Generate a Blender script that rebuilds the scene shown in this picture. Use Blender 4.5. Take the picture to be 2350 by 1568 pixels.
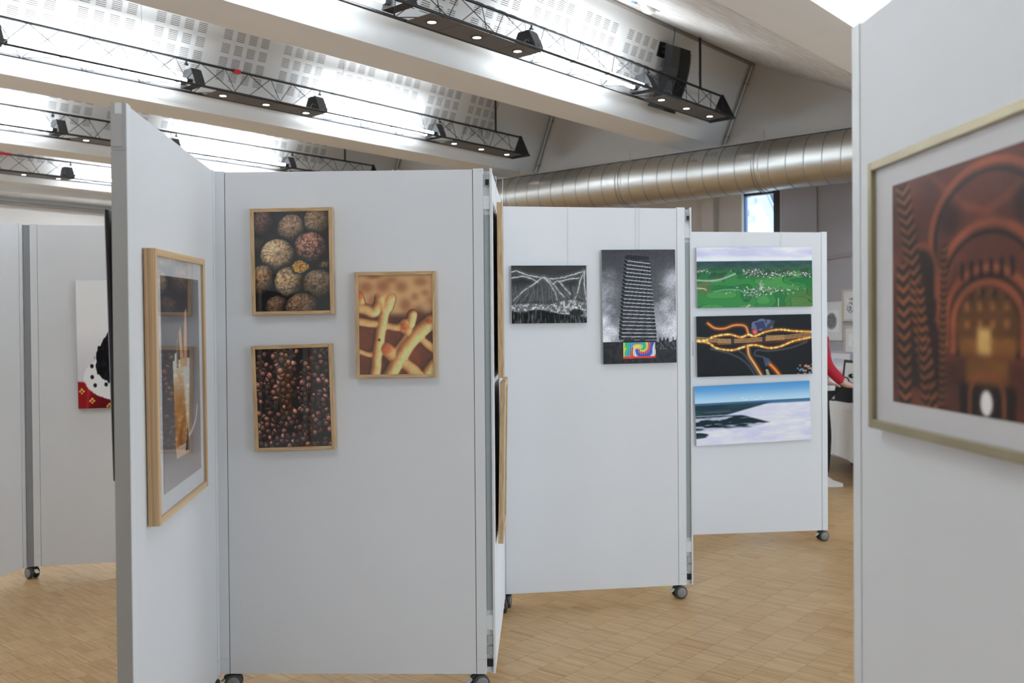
import bpy, math, random
import numpy as np
from mathutils import Matrix, Vector
random.seed(7)
SC = bpy.context.scene
for o in list(bpy.data.objects): bpy.data.objects.remove(o, do_unlink=True)

# ------------------------------------------------------------------ camera
# room axes: X runs along the ceiling beams, Y along the silver duct, Z up
F_PX, YAW, PITCH, ROLL, EYE, CX, CY = 2150.58, math.radians(40.7136), math.radians(.6458), math.radians(-.4558), 1.51395, 1175., 779.7
_f = Vector((math.cos(YAW) * math.cos(PITCH), math.sin(YAW) * math.cos(PITCH), -math.sin(PITCH)))
_r = Vector((math.sin(YAW), -math.cos(YAW), 0)); _u = _r.cross(_f)
_r2 = _r * math.cos(ROLL) + _u * math.sin(ROLL); _u2 = _u * math.cos(ROLL) - _r * math.sin(ROLL)
cam = bpy.data.cameras.new('camera'); camo = bpy.data.objects.new('camera', cam); SC.collection.objects.link(camo)
m = Matrix((_r2, _u2, -_f)).transposed().to_4x4(); m.translation = (0, 0, EYE); camo.matrix_world = m
cam.sensor_width = 36; cam.lens = F_PX * 36 / 2350; cam.shift_y = -(784 - CY) / 2350; cam.clip_start = .05
cam.dof.use_dof = True; cam.dof.focus_distance = 4.3; cam.dof.aperture_fstop = 3.2
SC.camera = camo

# ------------------------------------------------------------------ world, daylight, exposure
W = bpy.data.worlds.new('overcast_sky'); SC.world = W; W.use_nodes = True
bg = W.node_tree.nodes['Background']; bg.inputs[0].default_value = (.72, .86, 1, 1); bg.inputs[1].default_value = 2.6
TUBE_STRENGTH = 61.0
SPOT_STRENGTH = 9.0
DAYLIGHT = .45
def daylight(name, loc, rot, sx, sy, power):
    l = bpy.data.lights.new(name, 'AREA'); l.shape = 'RECTANGLE'; l.size = sx; l.size_y = sy; l.energy = power * DAYLIGHT; l.color = (.80, .90, 1.0)
    o = bpy.data.objects.new(name, l); SC.collection.objects.link(o); o.location = loc; o.rotation_euler = rot; return o
# daylight entering the tall windows of the long wall behind the camera and of the end wall to the right
daylight('window_daylight', (2.0, -5.35, 1.75), (math.radians(76), 0, 0), 3.0, 2.1, 260)
daylight('window_daylight', (7.0, -5.35, 1.75), (math.radians(76), 0, 0), 3.0, 2.1, 260)
daylight('window_daylight', (11.15, -2.0, 1.75), (math.radians(76), 0, math.radians(90)), 3.4, 2.1, 430)
daylight('window_daylight', (-4.15, 9.8, 1.75), (math.radians(76), 0, math.radians(-90)), 3.8, 2.1, 420)
vs = SC.view_settings; vs.view_transform = 'Standard'; vs.look = 'None'; vs.exposure = 0.11; vs.gamma = 1.0; vs.use_curve_mapping = False

# ------------------------------------------------------------------ helpers
COL = SC.collection
class MB:
    """collects shapes and links them as one mesh object"""
    def __init__(s): s.v = []; s.f = []; s.smooth = []
    def add(s, vs, fs, smooth=False):
        b = len(s.v); s.v += [tuple(p) for p in vs]; s.f += [tuple(i + b for i in f) for f in fs]; s.smooth += [smooth] * len(fs); return s
    def box(s, x0, x1, y0, y1, z0, z1):
        v = [(x0, y0, z0), (x1, y0, z0), (x1, y1, z0), (x0, y1, z0), (x0, y0, z1), (x1, y0, z1), (x1, y1, z1), (x0, y1, z1)]
        return s.add(v, [(0, 3, 2, 1), (4, 5, 6, 7), (0, 1, 5, 4), (1, 2, 6, 5), (2, 3, 7, 6), (3, 0, 4, 7)])
    def cbox(s, x0, x1, y0, y1, z0, z1, c):
        """box with the vertical-view edges chamfered (front/back edges in XZ)"""
        a = []
        for y, k in ((y0, c), (y0 + c, 0), (y1 - c, 0), (y1, c)):
            a += [(x0 + k, y, z0 + k), (x1 - k, y, z0 + k), (x1 - k, y, z1 - k), (x0 + k, y, z1 - k)]
        f = [(3, 2, 1, 0), (12, 13, 14, 15)]
        for r in range(3):
            for i in range(4): j = (i + 1) % 4; f.append((r * 4 + i, r * 4 + j, r * 4 + 4 + j, r * 4 + 4 + i))
        return s.add(a, f)
    def tube(s, p0, p1, r, n=8, r1=None, cap=True):
        p0, p1 = Vector(p0), Vector(p1); d = (p1 - p0).normalized(); a = d.orthogonal().normalized(); b = d.cross(a); r1 = r if r1 is None else r1
        v = []
        for p, rr in ((p0, r), (p1, r1)): v += [p + (a * math.cos(2 * math.pi * i / n) + b * math.sin(2 * math.pi * i / n)) * rr for i in range(n)]
        s.add(v, [(i, (i + 1) % n, n + (i + 1) % n, n + i) for i in range(n)], True)
        if cap: s.add(v, [tuple(range(n))[::-1], tuple(range(n, 2 * n))])
        return s
    def path(s, pts, r, n=6, closed=False):
        pts = [Vector(p) for p in pts]; m = len(pts); v = []; prev = None
        for i, p in enumerate(pts):
            d = (pts[min(i + 1, m - 1)] - pts[max(i - 1, 0)])
            d = d.normalized() if d.length > 1e-9 else Vector((0, 0, 1))
            a = d.orthogonal().normalized() if prev is None else (prev - d * prev.dot(d)).normalized()
            prev = a; b = d.cross(a); rr = r[i] if hasattr(r, '__len__') else r
            v += [p + (a * math.cos(2 * math.pi * k / n) + b * math.sin(2 * math.pi * k / n)) * rr for k in range(n)]
        f = [(i * n + k, i * n + (k + 1) % n, (i + 1) * n + (k + 1) % n, (i + 1) * n + k) for i in range(m - 1) for k in range(n)]
        s.add(v, f, True); s.add(v, [tuple(range(n))[::-1], tuple(range((m - 1) * n, m * n))]); return s
    def prism(s, poly, a0, a1, axis='y'):
        """polygon extruded along an axis; poly in the two other axes (xz, yz or xy)"""
        n = len(poly); mk = {'y': lambda p, t: (p[0], t, p[1]), 'x': lambda p, t: (t, p[0], p[1]), 'z': lambda p, t: (p[0], p[1], t)}[axis]
        v = [mk(p, a0) for p in poly] + [mk(p, a1) for p in poly]
        return s.add(v, [tuple(range(n)), tuple(range(2 * n - 1, n - 1, -1))] + [(i, n + i, n + (i + 1) % n, (i + 1) % n) for i in range(n)])
    def lathe(s, prof, c=(0, 0, 0), n=24, axis='z'):
        v = []; m = len(prof)
        for i in range(n):
            a = 2 * math.pi * i / n
            for r, t in prof:
                q = (r * math.cos(a), r * math.sin(a), t)
                if axis == 'y': q = (q[0], q[2], q[1])
                if axis == 'x': q = (q[2], q[0], q[1])
                v.append((q[0] + c[0], q[1] + c[1], q[2] + c[2]))
        f = [(i * m + k, ((i + 1) % n) * m + k, ((i + 1) % n) * m + k + 1, i * m + k + 1) for i in range(n) for k in range(m - 1)]
        return s.add(v, f, True)
    def quad(s, *p): return s.add(p, [(0, 1, 2, 3)])
    def mesh(s, name):
        me = bpy.data.meshes.new(name); me.from_pydata(s.v, [], s.f); me.polygons.foreach_set('use_smooth', s.smooth); me.validate(); me.update(); return me
    def build(s, name, mat, parent=None):
        return link(name, s.mesh(name), mat, parent)
def link(name, me, mat, parent=None, loc=None, rot=None):
    o = bpy.data.objects.new(name, me); COL.objects.link(o)
    if mat is not None and not me.materials: me.materials.append(mat)
    if parent is not None: o.parent = parent
    if loc is not None: o.location = loc
    if rot is not None: o.rotation_euler = rot
    return o
def empty(name, loc=(0, 0, 0), rz=0., ry=0.):
    o = bpy.data.objects.new(name, None); COL.objects.link(o); o.location = loc; o.rotation_euler = (0, ry, rz); o.empty_display_size = .1; return o
def tag(o, label, cat, group=None):
    o['label'] = label; o['category'] = cat
    if group: o['group'] = group
    return o
def struct(o): o['kind'] = 'structure'; return o
def shade_auto(o, ang=35):
    pass

# ------------------------------------------------------------------ materials (all node based)
def mat(name, col=(.8, .8, .8), rough=.5, metal=0., spec=.5, noise=0., nscale=20., bump=0., bscale=200., stretch=(1, 1, 1), col2=None, emit=None, estr=0., coat=0., coords='Object'):
    M = bpy.data.materials.new(name); M.use_nodes = True; nt = M.node_tree; N = nt.nodes; L = nt.links; b = N['Principled BSDF']
    b.inputs['Base Color'].default_value = (*col, 1); b.inputs['Roughness'].default_value = rough; b.inputs['Metallic'].default_value = metal; b.inputs['Specular IOR Level'].default_value = spec
    if coat: b.inputs['Coat Weight'].default_value = coat
    if noise or bump:
        tc = N.new('ShaderNodeTexCoord'); mp = N.new('ShaderNodeMapping'); mp.inputs['Scale'].default_value = stretch; L.new(tc.outputs[coords], mp.inputs[0])
    if noise:
        nz = N.new('ShaderNodeTexNoise'); nz.inputs['Scale'].default_value = nscale; nz.inputs['Detail'].default_value = 4; L.new(mp.outputs[0], nz.inputs[0])
        mx = N.new('ShaderNodeMix'); mx.data_type = 'RGBA'; c2 = col2 or tuple(c * (1 - noise) for c in col)
        mx.inputs[6].default_value = (*col, 1); mx.inputs[7].default_value = (*c2, 1); L.new(nz.outputs[0], mx.inputs[0]); L.new(mx.outputs[2], b.inputs['Base Color'])
    if bump:
        n2 = N.new('ShaderNodeTexNoise'); n2.inputs['Scale'].default_value = bscale; L.new(mp.outputs[0], n2.inputs[0]); bp = N.new('ShaderNodeBump'); bp.inputs['Strength'].default_value = bump; bp.inputs['Distance'].default_value = .002
        L.new(n2.outputs[0], bp.inputs['Height']); L.new(bp.outputs[0], b.inputs['Normal'])
    if emit: b.inputs['Emission Color'].default_value = (*emit, 1); b.inputs['Emission Strength'].default_value = estr
    return M
def wood(name, c1, c2, axis, scale=9.):
    """straight grained wood; axis = stretch vector along the grain"""
    M = bpy.data.materials.new(name); M.use_nodes = True; nt = M.node_tree; N = nt.nodes; L = nt.links; b = N['Principled BSDF']; b.inputs['Roughness'].default_value = .5; b.inputs['Specular IOR Level'].default_value = .3
    tc = N.new('ShaderNodeTexCoord'); mp = N.new('ShaderNodeMapping'); mp.inputs['Scale'].default_value = axis; L.new(tc.outputs['Object'], mp.inputs[0])
    nz = N.new('ShaderNodeTexNoise'); nz.inputs['Scale'].default_value = scale; nz.inputs['Detail'].default_value = 5; nz.inputs['Distortion'].default_value = .6; L.new(mp.outputs[0], nz.inputs[0])
    cr = N.new('ShaderNodeValToRGB'); cr.color_ramp.elements[0].position = .34; cr.color_ramp.elements[0].color = (*c2, 1); cr.color_ramp.elements[1].position = .62; cr.color_ramp.elements[1].color = (*c1, 1)
    L.new(nz.outputs[0], cr.inputs[0]); L.new(cr.outputs[0], b.inputs['Base Color']); return M
def print_mat(name, rough=.45, spec=.3):
    M = bpy.data.materials.new(name); M.use_nodes = True; nt = M.node_tree; b = nt.nodes['Principled BSDF']; b.inputs['Roughness'].default_value = rough; b.inputs['Specular IOR Level'].default_value = spec
    a = nt.nodes.new('ShaderNodeVertexColor'); a.layer_name = 'print'; nt.links.new(a.outputs[0], b.inputs['Base Color']); return M
def glass_mat(name, tint=(1, 1, 1), f0=.045, rough=0.0):
    M = bpy.data.materials.new(name); M.use_nodes = True; nt = M.node_tree; N = nt.nodes; L = nt.links; N.clear()
    out = N.new('ShaderNodeOutputMaterial'); mx = N.new('ShaderNodeMixShader'); tr = N.new('ShaderNodeBsdfTransparent'); gl = N.new('ShaderNodeBsdfGlossy'); lw = N.new('ShaderNodeLayerWeight'); lw.inputs[0].default_value = .5
    gl.inputs['Roughness'].default_value = rough; tr.inputs[0].default_value = (*tint, 1)
    p5 = N.new('ShaderNodeMath'); p5.operation = 'POWER'; p5.inputs[1].default_value = 5; L.new(lw.outputs['Facing'], p5.inputs[0]); ma = N.new('ShaderNodeMath'); ma.operation = 'MULTIPLY_ADD'; ma.inputs[1].default_value = .92 if rough < .1 else .35; ma.inputs[2].default_value = f0; L.new(p5.outputs[0], ma.inputs[0])
    L.new(ma.outputs[0], mx.inputs[0]); L.new(tr.outputs[0], mx.inputs[1]); L.new(gl.outputs[0], mx.inputs[2]); L.new(mx.outputs[0], out.inputs[0]); return M
def lamp_mat(name, col, s):
    M = bpy.data.materials.new(name); M.use_nodes = True; nt = M.node_tree; N = nt.nodes; N.clear(); out = N.new('ShaderNodeOutputMaterial'); e = N.new('ShaderNodeEmission'); e.inputs[0].default_value = (*col, 1); e.inputs[1].default_value = s; nt.links.new(e.outputs[0], out.inputs[0]); return M
def parquet_mat():
    """strips 2.1 cm wide laid side by side along Y in rows 14.9 cm deep; each strip its own tone"""
    M = bpy.data.materials.new('oak_mosaic_parquet'); M.use_nodes = True; nt = M.node_tree; N = nt.nodes; L = nt.links; b = N['Principled BSDF']
    geo = N.new('ShaderNodeNewGeometry'); sp = N.new('ShaderNodeSeparateXYZ'); L.new(geo.outputs['Position'], sp.inputs[0])
    def mth(op, a, bb=None):
        n = N.new('ShaderNodeMath'); n.operation = op
        for i, q in enumerate((a, bb)):
            if q is None: continue
            if isinstance(q, (int, float)): n.inputs[i].default_value = q
            else: L.new(q, n.inputs[i])
        return n.outputs[0]
    cx = mth('FLOOR', mth('DIVIDE', sp.outputs[0], .149 / 7)); cy = mth('FLOOR', mth('DIVIDE', mth('SUBTRACT', sp.outputs[1], 2.033), .149))
    bx = mth('FLOOR', mth('DIVIDE', cx, 7.0))
    cv = N.new('ShaderNodeCombineXYZ'); L.new(cx, cv.inputs[0]); L.new(cy, cv.inputs[1])
    wn = N.new('ShaderNodeTexWhiteNoise'); wn.noise_dimensions = '2D'; L.new(cv.outputs[0], wn.inputs[0])
    cb = N.new('ShaderNodeCombineXYZ'); L.new(bx, cb.inputs[0]); L.new(cy, cb.inputs[1])
    wb = N.new('ShaderNodeTexWhiteNoise'); wb.noise_dimensions = '2D'; L.new(cb.outputs[0], wb.inputs[0])
    cr = N.new('ShaderNodeValToRGB'); e = cr.color_ramp.elements
    e[0].position = 0; e[0].color = (.35, .190, .076, 1); e[1].position = 1; e[1].color = (.53, .365, .182, 1)
    for p, c in ((.12, (.405, .243, .106, 1)), (.5, (.455, .288, .133, 1)), (.85, (.487, .322, .157, 1))):
        q = e.new(p); q.color = c
    t = mth('ADD', mth('MULTIPLY', wn.outputs[0], .66), mth('MULTIPLY', wb.outputs[0], .34)); L.new(t, cr.inputs[0])
    mp = N.new('ShaderNodeMapping'); mp.inputs['Scale'].default_value = (70, 5, 1); L.new(geo.outputs['Position'], mp.inputs[0])
    gn = N.new('ShaderNodeTexNoise'); gn.inputs['Scale'].default_value = 1.6; gn.inputs['Detail'].default_value = 6; gn.inputs['Distortion'].default_value = .4; L.new(mp.outputs[0], gn.inputs[0])
    m1 = N.new('ShaderNodeMix'); m1.data_type = 'RGBA'; m1.blend_type = 'OVERLAY'; m1.inputs[0].default_value = .42; L.new(cr.outputs[0], m1.inputs[6]); L.new(gn.outputs[0], m1.inputs[7])
    # scattered dark knots
    vo = N.new('ShaderNodeTexVoronoi'); vo.inputs['Scale'].default_value = 2.6; L.new(geo.outputs['Position'], vo.inputs[0])
    kn = mth('LESS_THAN', vo.outputs['Distance'], .028)
    m2 = N.new('ShaderNodeMix'); m2.data_type = 'RGBA'; L.new(mth('MULTIPLY', kn, .8), m2.inputs[0]); L.new(m1.outputs[2], m2.inputs[6]); m2.inputs[7].default_value = (.06, .045, .035, 1)
    # fine joints between strips
    fx = mth('FRACT', mth('DIVIDE', sp.outputs[0], .149 / 7)); j = mth('LESS_THAN', fx, .045); w2 = mth('GREATER_THAN', wn.outputs[1] if False else wn.outputs[0], .55)
    m3 = N.new('ShaderNodeMix'); m3.data_type = 'RGBA'; L.new(mth('MULTIPLY', mth('MULTIPLY', j, w2), .6), m3.inputs[0]); L.new(m2.outputs[2], m3.inputs[6]); m3.inputs[7].default_value = (.16, .09, .045, 1)
    L.new(m3.outputs[2], b.inputs['Base Color']); b.inputs['Roughness'].default_value = .33; b.inputs['Specular IOR Level'].default_value = .42
    rg = mth('ADD', .30, mth('MULTIPLY', gn.outputs[0], .16)); L.new(rg, b.inputs['Roughness']); return M

M_white = mat('white_laminate', (.75, .757, .778), .52, spec=.35, noise=.05, nscale=2.2, bump=.04, bscale=60)
M_post = mat('white_aluminium_profile', (.735, .75, .765), .4, spec=.5)
M_channel = mat('grey_channel', (.36, .40, .41), .45)
M_endcover = mat('grey_end_cover', (.40, .40, .395), .5)
M_gap = mat('dark_joint', (.05, .05, .055), .8)
M_black = mat('black_metal', (.012, .012, .013), .42, spec=.5)
M_blackplastic = mat('black_plastic', (.018, .019, .021), .5, noise=.3, nscale=60)
M_tyre = mat('castor_tread', (.045, .042, .038), .6)
M_hub = mat('castor_hub', (.20, .20, .19), .5)
M_ceil = mat('white_painted_plaster', (.73, .73, .725), .7, spec=.2, noise=.05, nscale=1.5)
M_soffit = mat('painted_concrete_soffit', (.82, .81, .80), .8, spec=.1, noise=.10, nscale=1.2, stretch=(.5, 2, 1))
M_slope = wood('white_board_with_grain', (.78, .77, .765), (.52, .49, .47), (1.6, 20, 20), 2.6)
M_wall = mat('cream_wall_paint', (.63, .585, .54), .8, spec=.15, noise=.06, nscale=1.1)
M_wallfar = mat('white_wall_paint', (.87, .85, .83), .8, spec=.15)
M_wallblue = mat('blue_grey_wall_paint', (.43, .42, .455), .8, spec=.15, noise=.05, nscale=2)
M_slotback = mat('brown_void', (.07, .045, .022), .9)
M_galv = mat('galvanised_steel', (.63, .62, .59), .38, 1., noise=.22, nscale=5, stretch=(1, .6, 3), bump=.08, bscale=14)
M_seam = mat('duct_seam', (.34, .34, .33), .4, 1.)
M_conduit = mat('steel_conduit', (.42, .41, .38), .4, .85)
M_floor = parquet_mat()
M_under = mat('floor_joint', (.10, .06, .035), .9)
M_oak = wood('pale_oak_frame', (.60, .42, .24), (.45, .29, .15), (14, 14, 1.2))
M_oakh = wood('pale_oak_frame_rail', (.60, .42, .24), (.45, .29, .15), (1.2, 14, 14))
M_pine = wood('striped_pine_frame', (.66, .47, .27), (.44, .27, .14), (30, 30, .5), 3.2)
M_pineh = wood('striped_pine_rail', (.68, .50, .30), (.56, .37, .20), (.5, 30, 30), 3.2)
M_gold = mat('champagne_frame', (.42, .36, .23), .36, .55, noise=.25, nscale=6, stretch=(1, 1, 1))
M_matboard = mat('white_mat_board', (.78, .78, .80), .7)
M_print = print_mat('inkjet_print', .5, .12); M_gloss = print_mat('gloss_print', .35, .14)
M_glass = glass_mat('picture_glass'); M_matteglass = glass_mat('matte_acrylic', f0=.01, rough=.3)
M_edge = mat('grey_board_edge', (.45, .45, .45), .6)
M_backing = mat('hardboard_backing', (.10, .08, .06), .8)
M_wire = mat('nylon_hanging_line', (.70, .71, .73), .3)
M_steelwire = mat('steel_wire', (.30, .30, .30), .35, .8)
M_plate = mat('perforated_grey_plate', (.15, .135, .13), .5, .3, noise=.2, nscale=300)
M_tube = lamp_mat('lit_fluorescent_tube', (.86, .94, 1.0), TUBE_STRENGTH)
M_spot = lamp_mat('lit_spot_lens', (1.0, .93, .86), SPOT_STRENGTH)
M_red = mat('red_tape', (.55, .02, .02), .5); M_yellow = mat('yellow_tape', (.7, .6, .08), .5)
M_speaker = mat('black_loudspeaker_shell', (.022, .023, .026), .45, bump=.1, bscale=500)
M_plastic = mat('white_plastic', (.80, .80, .80), .4)
M_darkframe = mat('dark_brown_frame', (.018, .008, .007), .3)
M_cloth = mat('white_table_cloth', (.74, .73, .71), .85, bump=.1, bscale=300)
M_sweater = mat('red_knit', (.42, .012, .03), .9, bump=.2, bscale=400); M_trousers = mat('black_cloth', (.012, .012, .014), .9)
M_skin = mat('skin', (.55, .34, .26), .5); M_hair = mat('brown_hair', (.06, .035, .02), .6)
M_shoe = mat('white_shoe', (.7, .68, .66), .6)
M_facade = mat('white_rendered_facade', (.85, .88, .90), .8); M_slate = mat('blue_slate', (.16, .19, .24), .6, noise=.3, nscale=9, stretch=(1, 1, 6)); M_trimout = mat('pale_verge_board', (.60, .64, .68), .7)
M_winframe = mat('black_brown_window_frame', (.012, .006, .005), .35); M_pane = glass_mat('window_glass', (.92, .97, 1.0))

def picture_mesh(name, img, w, h, material, gain=1.5):
    """flat print: a grid whose colour attribute holds the printed picture; origin at the centre, facing -Y"""
    hh, ww = img.shape[:2]
    xs = (np.arange(ww) / (ww - 1) - .5) * w; zs = (.5 - np.arange(hh) / (hh - 1)) * h
    co = np.zeros((hh, ww, 3)); co[..., 0] = xs[None]; co[..., 2] = zs[:, None]
    i = np.arange(hh * ww).reshape(hh, ww); q = np.stack([i[1:, :-1], i[1:, 1:], i[:-1, 1:], i[:-1, :-1]], -1).reshape(-1, 4)
    me = bpy.data.meshes.new(name); me.vertices.add(hh * ww); me.vertices.foreach_set('co', co.astype(np.float32).ravel())
    me.loops.add(q.size); me.loops.foreach_set('vertex_index', q.astype(np.int32).ravel())
    me.polygons.add(len(q)); me.polygons.foreach_set('loop_start', np.arange(0, q.size, 4, dtype=np.int32))
    me.update(calc_edges=True); me.validate()
    c = np.ones((hh * ww, 4), np.float32); c[:, :3] = to_linear(img, gain).reshape(-1, 3)
    at = me.color_attributes.new('print', 'FLOAT_COLOR', 'POINT'); at.data.foreach_set('color', c.ravel()); me.materials.append(material); return me
# ------------------------------------------------------------------ printed pictures (flat print, painted with numpy)
def rs(seed): return np.random.RandomState(seed)
def grid(w, h):
    y, x = np.mgrid[0:h, 0:w]
    return (x + .5) / w, (y + .5) / h
def vnoise(w, h, cx, cy, seed):
    g = rs(seed).rand(int(cy) + 3, int(cx) + 3)
    x = np.linspace(0, cx, w, endpoint=False); y = np.linspace(0, cy, h, endpoint=False)
    xi = x.astype(int); yi = y.astype(int); fx = x - xi; fy = y - yi
    fx = fx * fx * (3 - 2 * fx); fy = (fy * fy * (3 - 2 * fy))[:, None]
    a = g[yi][:, xi] * (1 - fx) + g[yi][:, xi + 1] * fx
    b = g[yi + 1][:, xi] * (1 - fx) + g[yi + 1][:, xi + 1] * fx
    return a * (1 - fy) + b * fy
def fbm(w, h, cx, cy, seed, octv=4, gain=.5):
    s = 0; a = 1; t = 0
    for o in range(octv):
        s = s + a * vnoise(w, h, cx * 2 ** o, cy * 2 ** o, seed + o * 17); t += a; a *= gain
    return s / t
def sst(a, b, x):
    t = np.clip((x - a) / (b - a + 1e-9), 0, 1); return t * t * (3 - 2 * t)
def mix(img, col, m):
    m = np.clip(m, 0, 1)[..., None]; return img * (1 - m) + np.asarray(col, float) * m
def segdist(x, y, pts, asp=1.0):
    d = np.full(x.shape, 9.)
    for (x0, y0), (x1, y1) in zip(pts[:-1], pts[1:]):
        dx, dy = x1 - x0, (y1 - y0) * asp
        t = np.clip(((x - x0) * dx + (y - y0) * asp * dy) / (dx * dx + dy * dy + 1e-12), 0, 1)
        d = np.minimum(d, np.hypot(x - x0 - t * dx, (y - y0) * asp - t * dy))
    return d
def curve(pts, n=8):
    p = [np.array(q, float) for q in pts]; p = [2 * p[0] - p[1]] + p + [2 * p[-1] - p[-2]]; out = []
    for i in range(1, len(p) - 2):
        for k in range(n):
            t = k / n
            out.append(.5 * (2 * p[i] + (p[i + 1] - p[i - 1]) * t + (2 * p[i - 1] - 5 * p[i] + 4 * p[i + 1] - p[i + 2]) * t * t + (3 * p[i] - p[i - 1] - 3 * p[i + 1] + p[i + 2]) * t ** 3))
    out.append(p[-2]); return [tuple(q) for q in out]
def blur(img, r):
    for ax in (0, 1):
        k = np.arange(-3 * r, 3 * r + 1); wts = np.exp(-.5 * (k / r) ** 2); wts /= wts.sum()
        pad = [(0, 0)] * img.ndim; pad[ax] = (3 * r, 3 * r); q = np.pad(img, pad, mode='edge'); n = img.shape[ax]
        img = sum(wts[i] * (q[i:i + n] if ax == 0 else q[:, i:i + n]) for i in range(len(k)))
    return img
def poly(x, y, pts):
    ins = np.zeros(x.shape, bool); n = len(pts)
    for i in range(n):
        (x0, y0), (x1, y1) = pts[i], pts[(i + 1) % n]
        if y0 == y1: continue
        c = ((y0 > y) != (y1 > y)) & (x < (x1 - x0) * (y - y0) / (y1 - y0) + x0); ins ^= c
    return ins.astype(float)

def art_walnuts(w=216, h=288):
    X, Y = grid(w, h); asp = h / w; y = Y * asp
    img = np.zeros((h, w, 3)) + (11, 11, 13)
    img = mix(img, (40, 42, 48), .35 * sst(.45, .1, np.hypot(X - .3, y - .1)))
    nz = fbm(w, h, 40, 53, 3, 3)
    # cx, cy (of width), rx, ry, tilt, colour, pole offset, wrinkle
    N = [(.06, .42, .09, .10, 0, (52, 40, 34), (.0, .0), .6), (.92, .72, .07, .06, 0, (92, 72, 46), (0, 0), .9),
         (.12, .16, .125, .165, .1, (78, 56, 50), (.2, .1), .5), (.50, .235, .165, .17, .3, (124, 100, 78), (.1, -.1), .35),
         (.85, .14, .155, .18, -.2, (116, 95, 72), (.1, -.2), .35),
         (.74, .50, .19, .195, .4, (118, 82, 68), (-.2, .3), .95), (.31, .585, .20, .19, 0, (168, 138, 104), (.02, -.12), .3),
         (.09, .92, .14, .185, .2, (116, 90, 64), (-.4, .1), .5), (.46, .945, .175, .18, -.3, (142, 118, 88), (.4, .35), .5),
         (.85, .985, .19, .18, .3, (104, 84, 64), (-.2, .2), .55), (.29, 1.27, .135, .13, 0, (92, 70, 54), (.1, .4), .45),
         (.62, 1.28, .19, .16, 0, (108, 84, 62), (-.2, .3), .5)]
    for i, (cx, cy, rx, ry, a, col, pole, wr) in enumerate(N):
        rx *= 1.2; ry *= 1.2; dx, dy = X - cx, y - cy; c, s = math.cos(a), math.sin(a)
        px, py = (dx * c + dy * s) / rx, (-dx * s + dy * c) / ry
        r = np.sqrt(px * px + py * py) + .05 * (vnoise(w, h, 9, 12, 60 + i) - .5)
        z = np.sqrt(np.clip(1 - r * r, 0, 1))
        th = np.arctan2(py - pole[1], px - pole[0]); rr = np.hypot(px - pole[0], py - pole[1])
        wob = fbm(w, h, 14, 18, 100 + i, 3) * 6
        rad = np.sin(th * 19 + wob * (2.2 + wr)) * .5 + .5
        wrk = np.abs(fbm(w, h, 22, 29, 200 + i, 3) - .5) * 5
        tex = (1 - wr) * (1 - .42 * np.clip(1 - rad * 2.6, 0, 1)) * (.82 + .36 * fbm(w, h, 24, 32, 400 + i, 2)) + wr * np.clip(.35 + wrk, 0, 1.15)
        tex = tex * (1 - .5 * np.exp(-(rr / .1) ** 2)) * (.8 + .4 * nz)
        lit = np.clip(-.30 * px - .42 * py + .78 * z, 0, 1) * 1.18
        lit = .18 * z + lit; m = sst(1.0, .93, r)
        img = mix(img, (5, 5, 6), .75 * sst(1.25, .95, r))
        img = img * (1 - m[..., None]) + (np.array(col)[None, None] * (tex * lit)[..., None]) * m[..., None]
    # golden kernel
    kx, ky = (X - .61) / .115, (y - .745) / .095; r = np.hypot(kx, ky) + .5 * (fbm(w, h, 18, 24, 9, 2) - .5)
    f = np.abs(np.sin(fbm(w, h, 16, 22, 15, 2) * 16))
    img = mix(img, (6, 5, 4), .8 * sst(1.3, .9, r))
    img = mix(img, np.stack([60 + 125 * f, 42 + 95 * f, 18 + 38 * f], -1), sst(.95, .85, r))
    return img

def art_coffee(w=216, h=288):
    X, Y = grid(w, h); asp = h / w; y = Y * asp
    img = np.zeros((h, w, 3)) + (9, 7, 8); R = rs(5); pts = []
    for k in range(430):
        pts.append((R.rand() * 1.06 - .03, R.rand() * 1.06 * asp - .03))
    for i, (cx, cy) in enumerate(pts):
        a = R.rand() * 6.28; rx = .044 + .012 * R.rand(); ry = rx * (.66 + .16 * R.rand()); tone = .35 + .75 * R.rand() ** 1.3; red = R.rand()
        x0, x1 = int((cx - .08) * w), int((cx + .08) * w) + 1; y0, y1 = int((cy - .08) * w), int((cy + .08) * w) + 1
        x0, y0 = max(x0, 0), max(y0, 0); x1, y1 = min(x1, w), min(y1, h)
        if x1 <= x0 or y1 <= y0: continue
        dx, dy = X[y0:y1, x0:x1] - cx, y[y0:y1, x0:x1] - cy; c, s = math.cos(a), math.sin(a)
        px, py = (dx * c + dy * s) / rx, (-dx * s + dy * c) / ry
        r = np.hypot(px, py); z = np.sqrt(np.clip(1 - r * r, 0, 1))
        lx = dx / rx; ly = dy / rx
        lit = np.clip(.22 + .75 * z - .25 * ly - .1 * lx, 0, 1) ** 1.3
        sp = np.exp(-((lx + .12) ** 2 + (ly + .3) ** 2) / .2) * tone
        col = np.array((72 + 34 * red, 46 + 12 * red, 40 + 4 * red))[None, None] * (tone * lit)[..., None] + np.array((132, 108, 102)) * (sp * .5)[..., None]
        if i % 3 == 0:
            cr = np.abs(py + .18 * np.sin(px * 2.4)); col = col * (1 - .85 * sst(.2, .06, cr) * (np.abs(px) < .85))[..., None] + np.array((70, 50, 40)) * (.4 * sst(.3, .2, cr) * sst(.1, .2, cr))[..., None]
        sub = img[y0:y1, x0:x1]
        sub = mix(sub, (3, 2, 3), .85 * sst(1.35, 1., r)); m = sst(1., .88, r)[..., None]
        img[y0:y1, x0:x1] = sub * (1 - m) + col * m
    return img * 1.45 * (.85 + .25 * vnoise(w, h, 3, 4, 2))[..., None]

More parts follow.
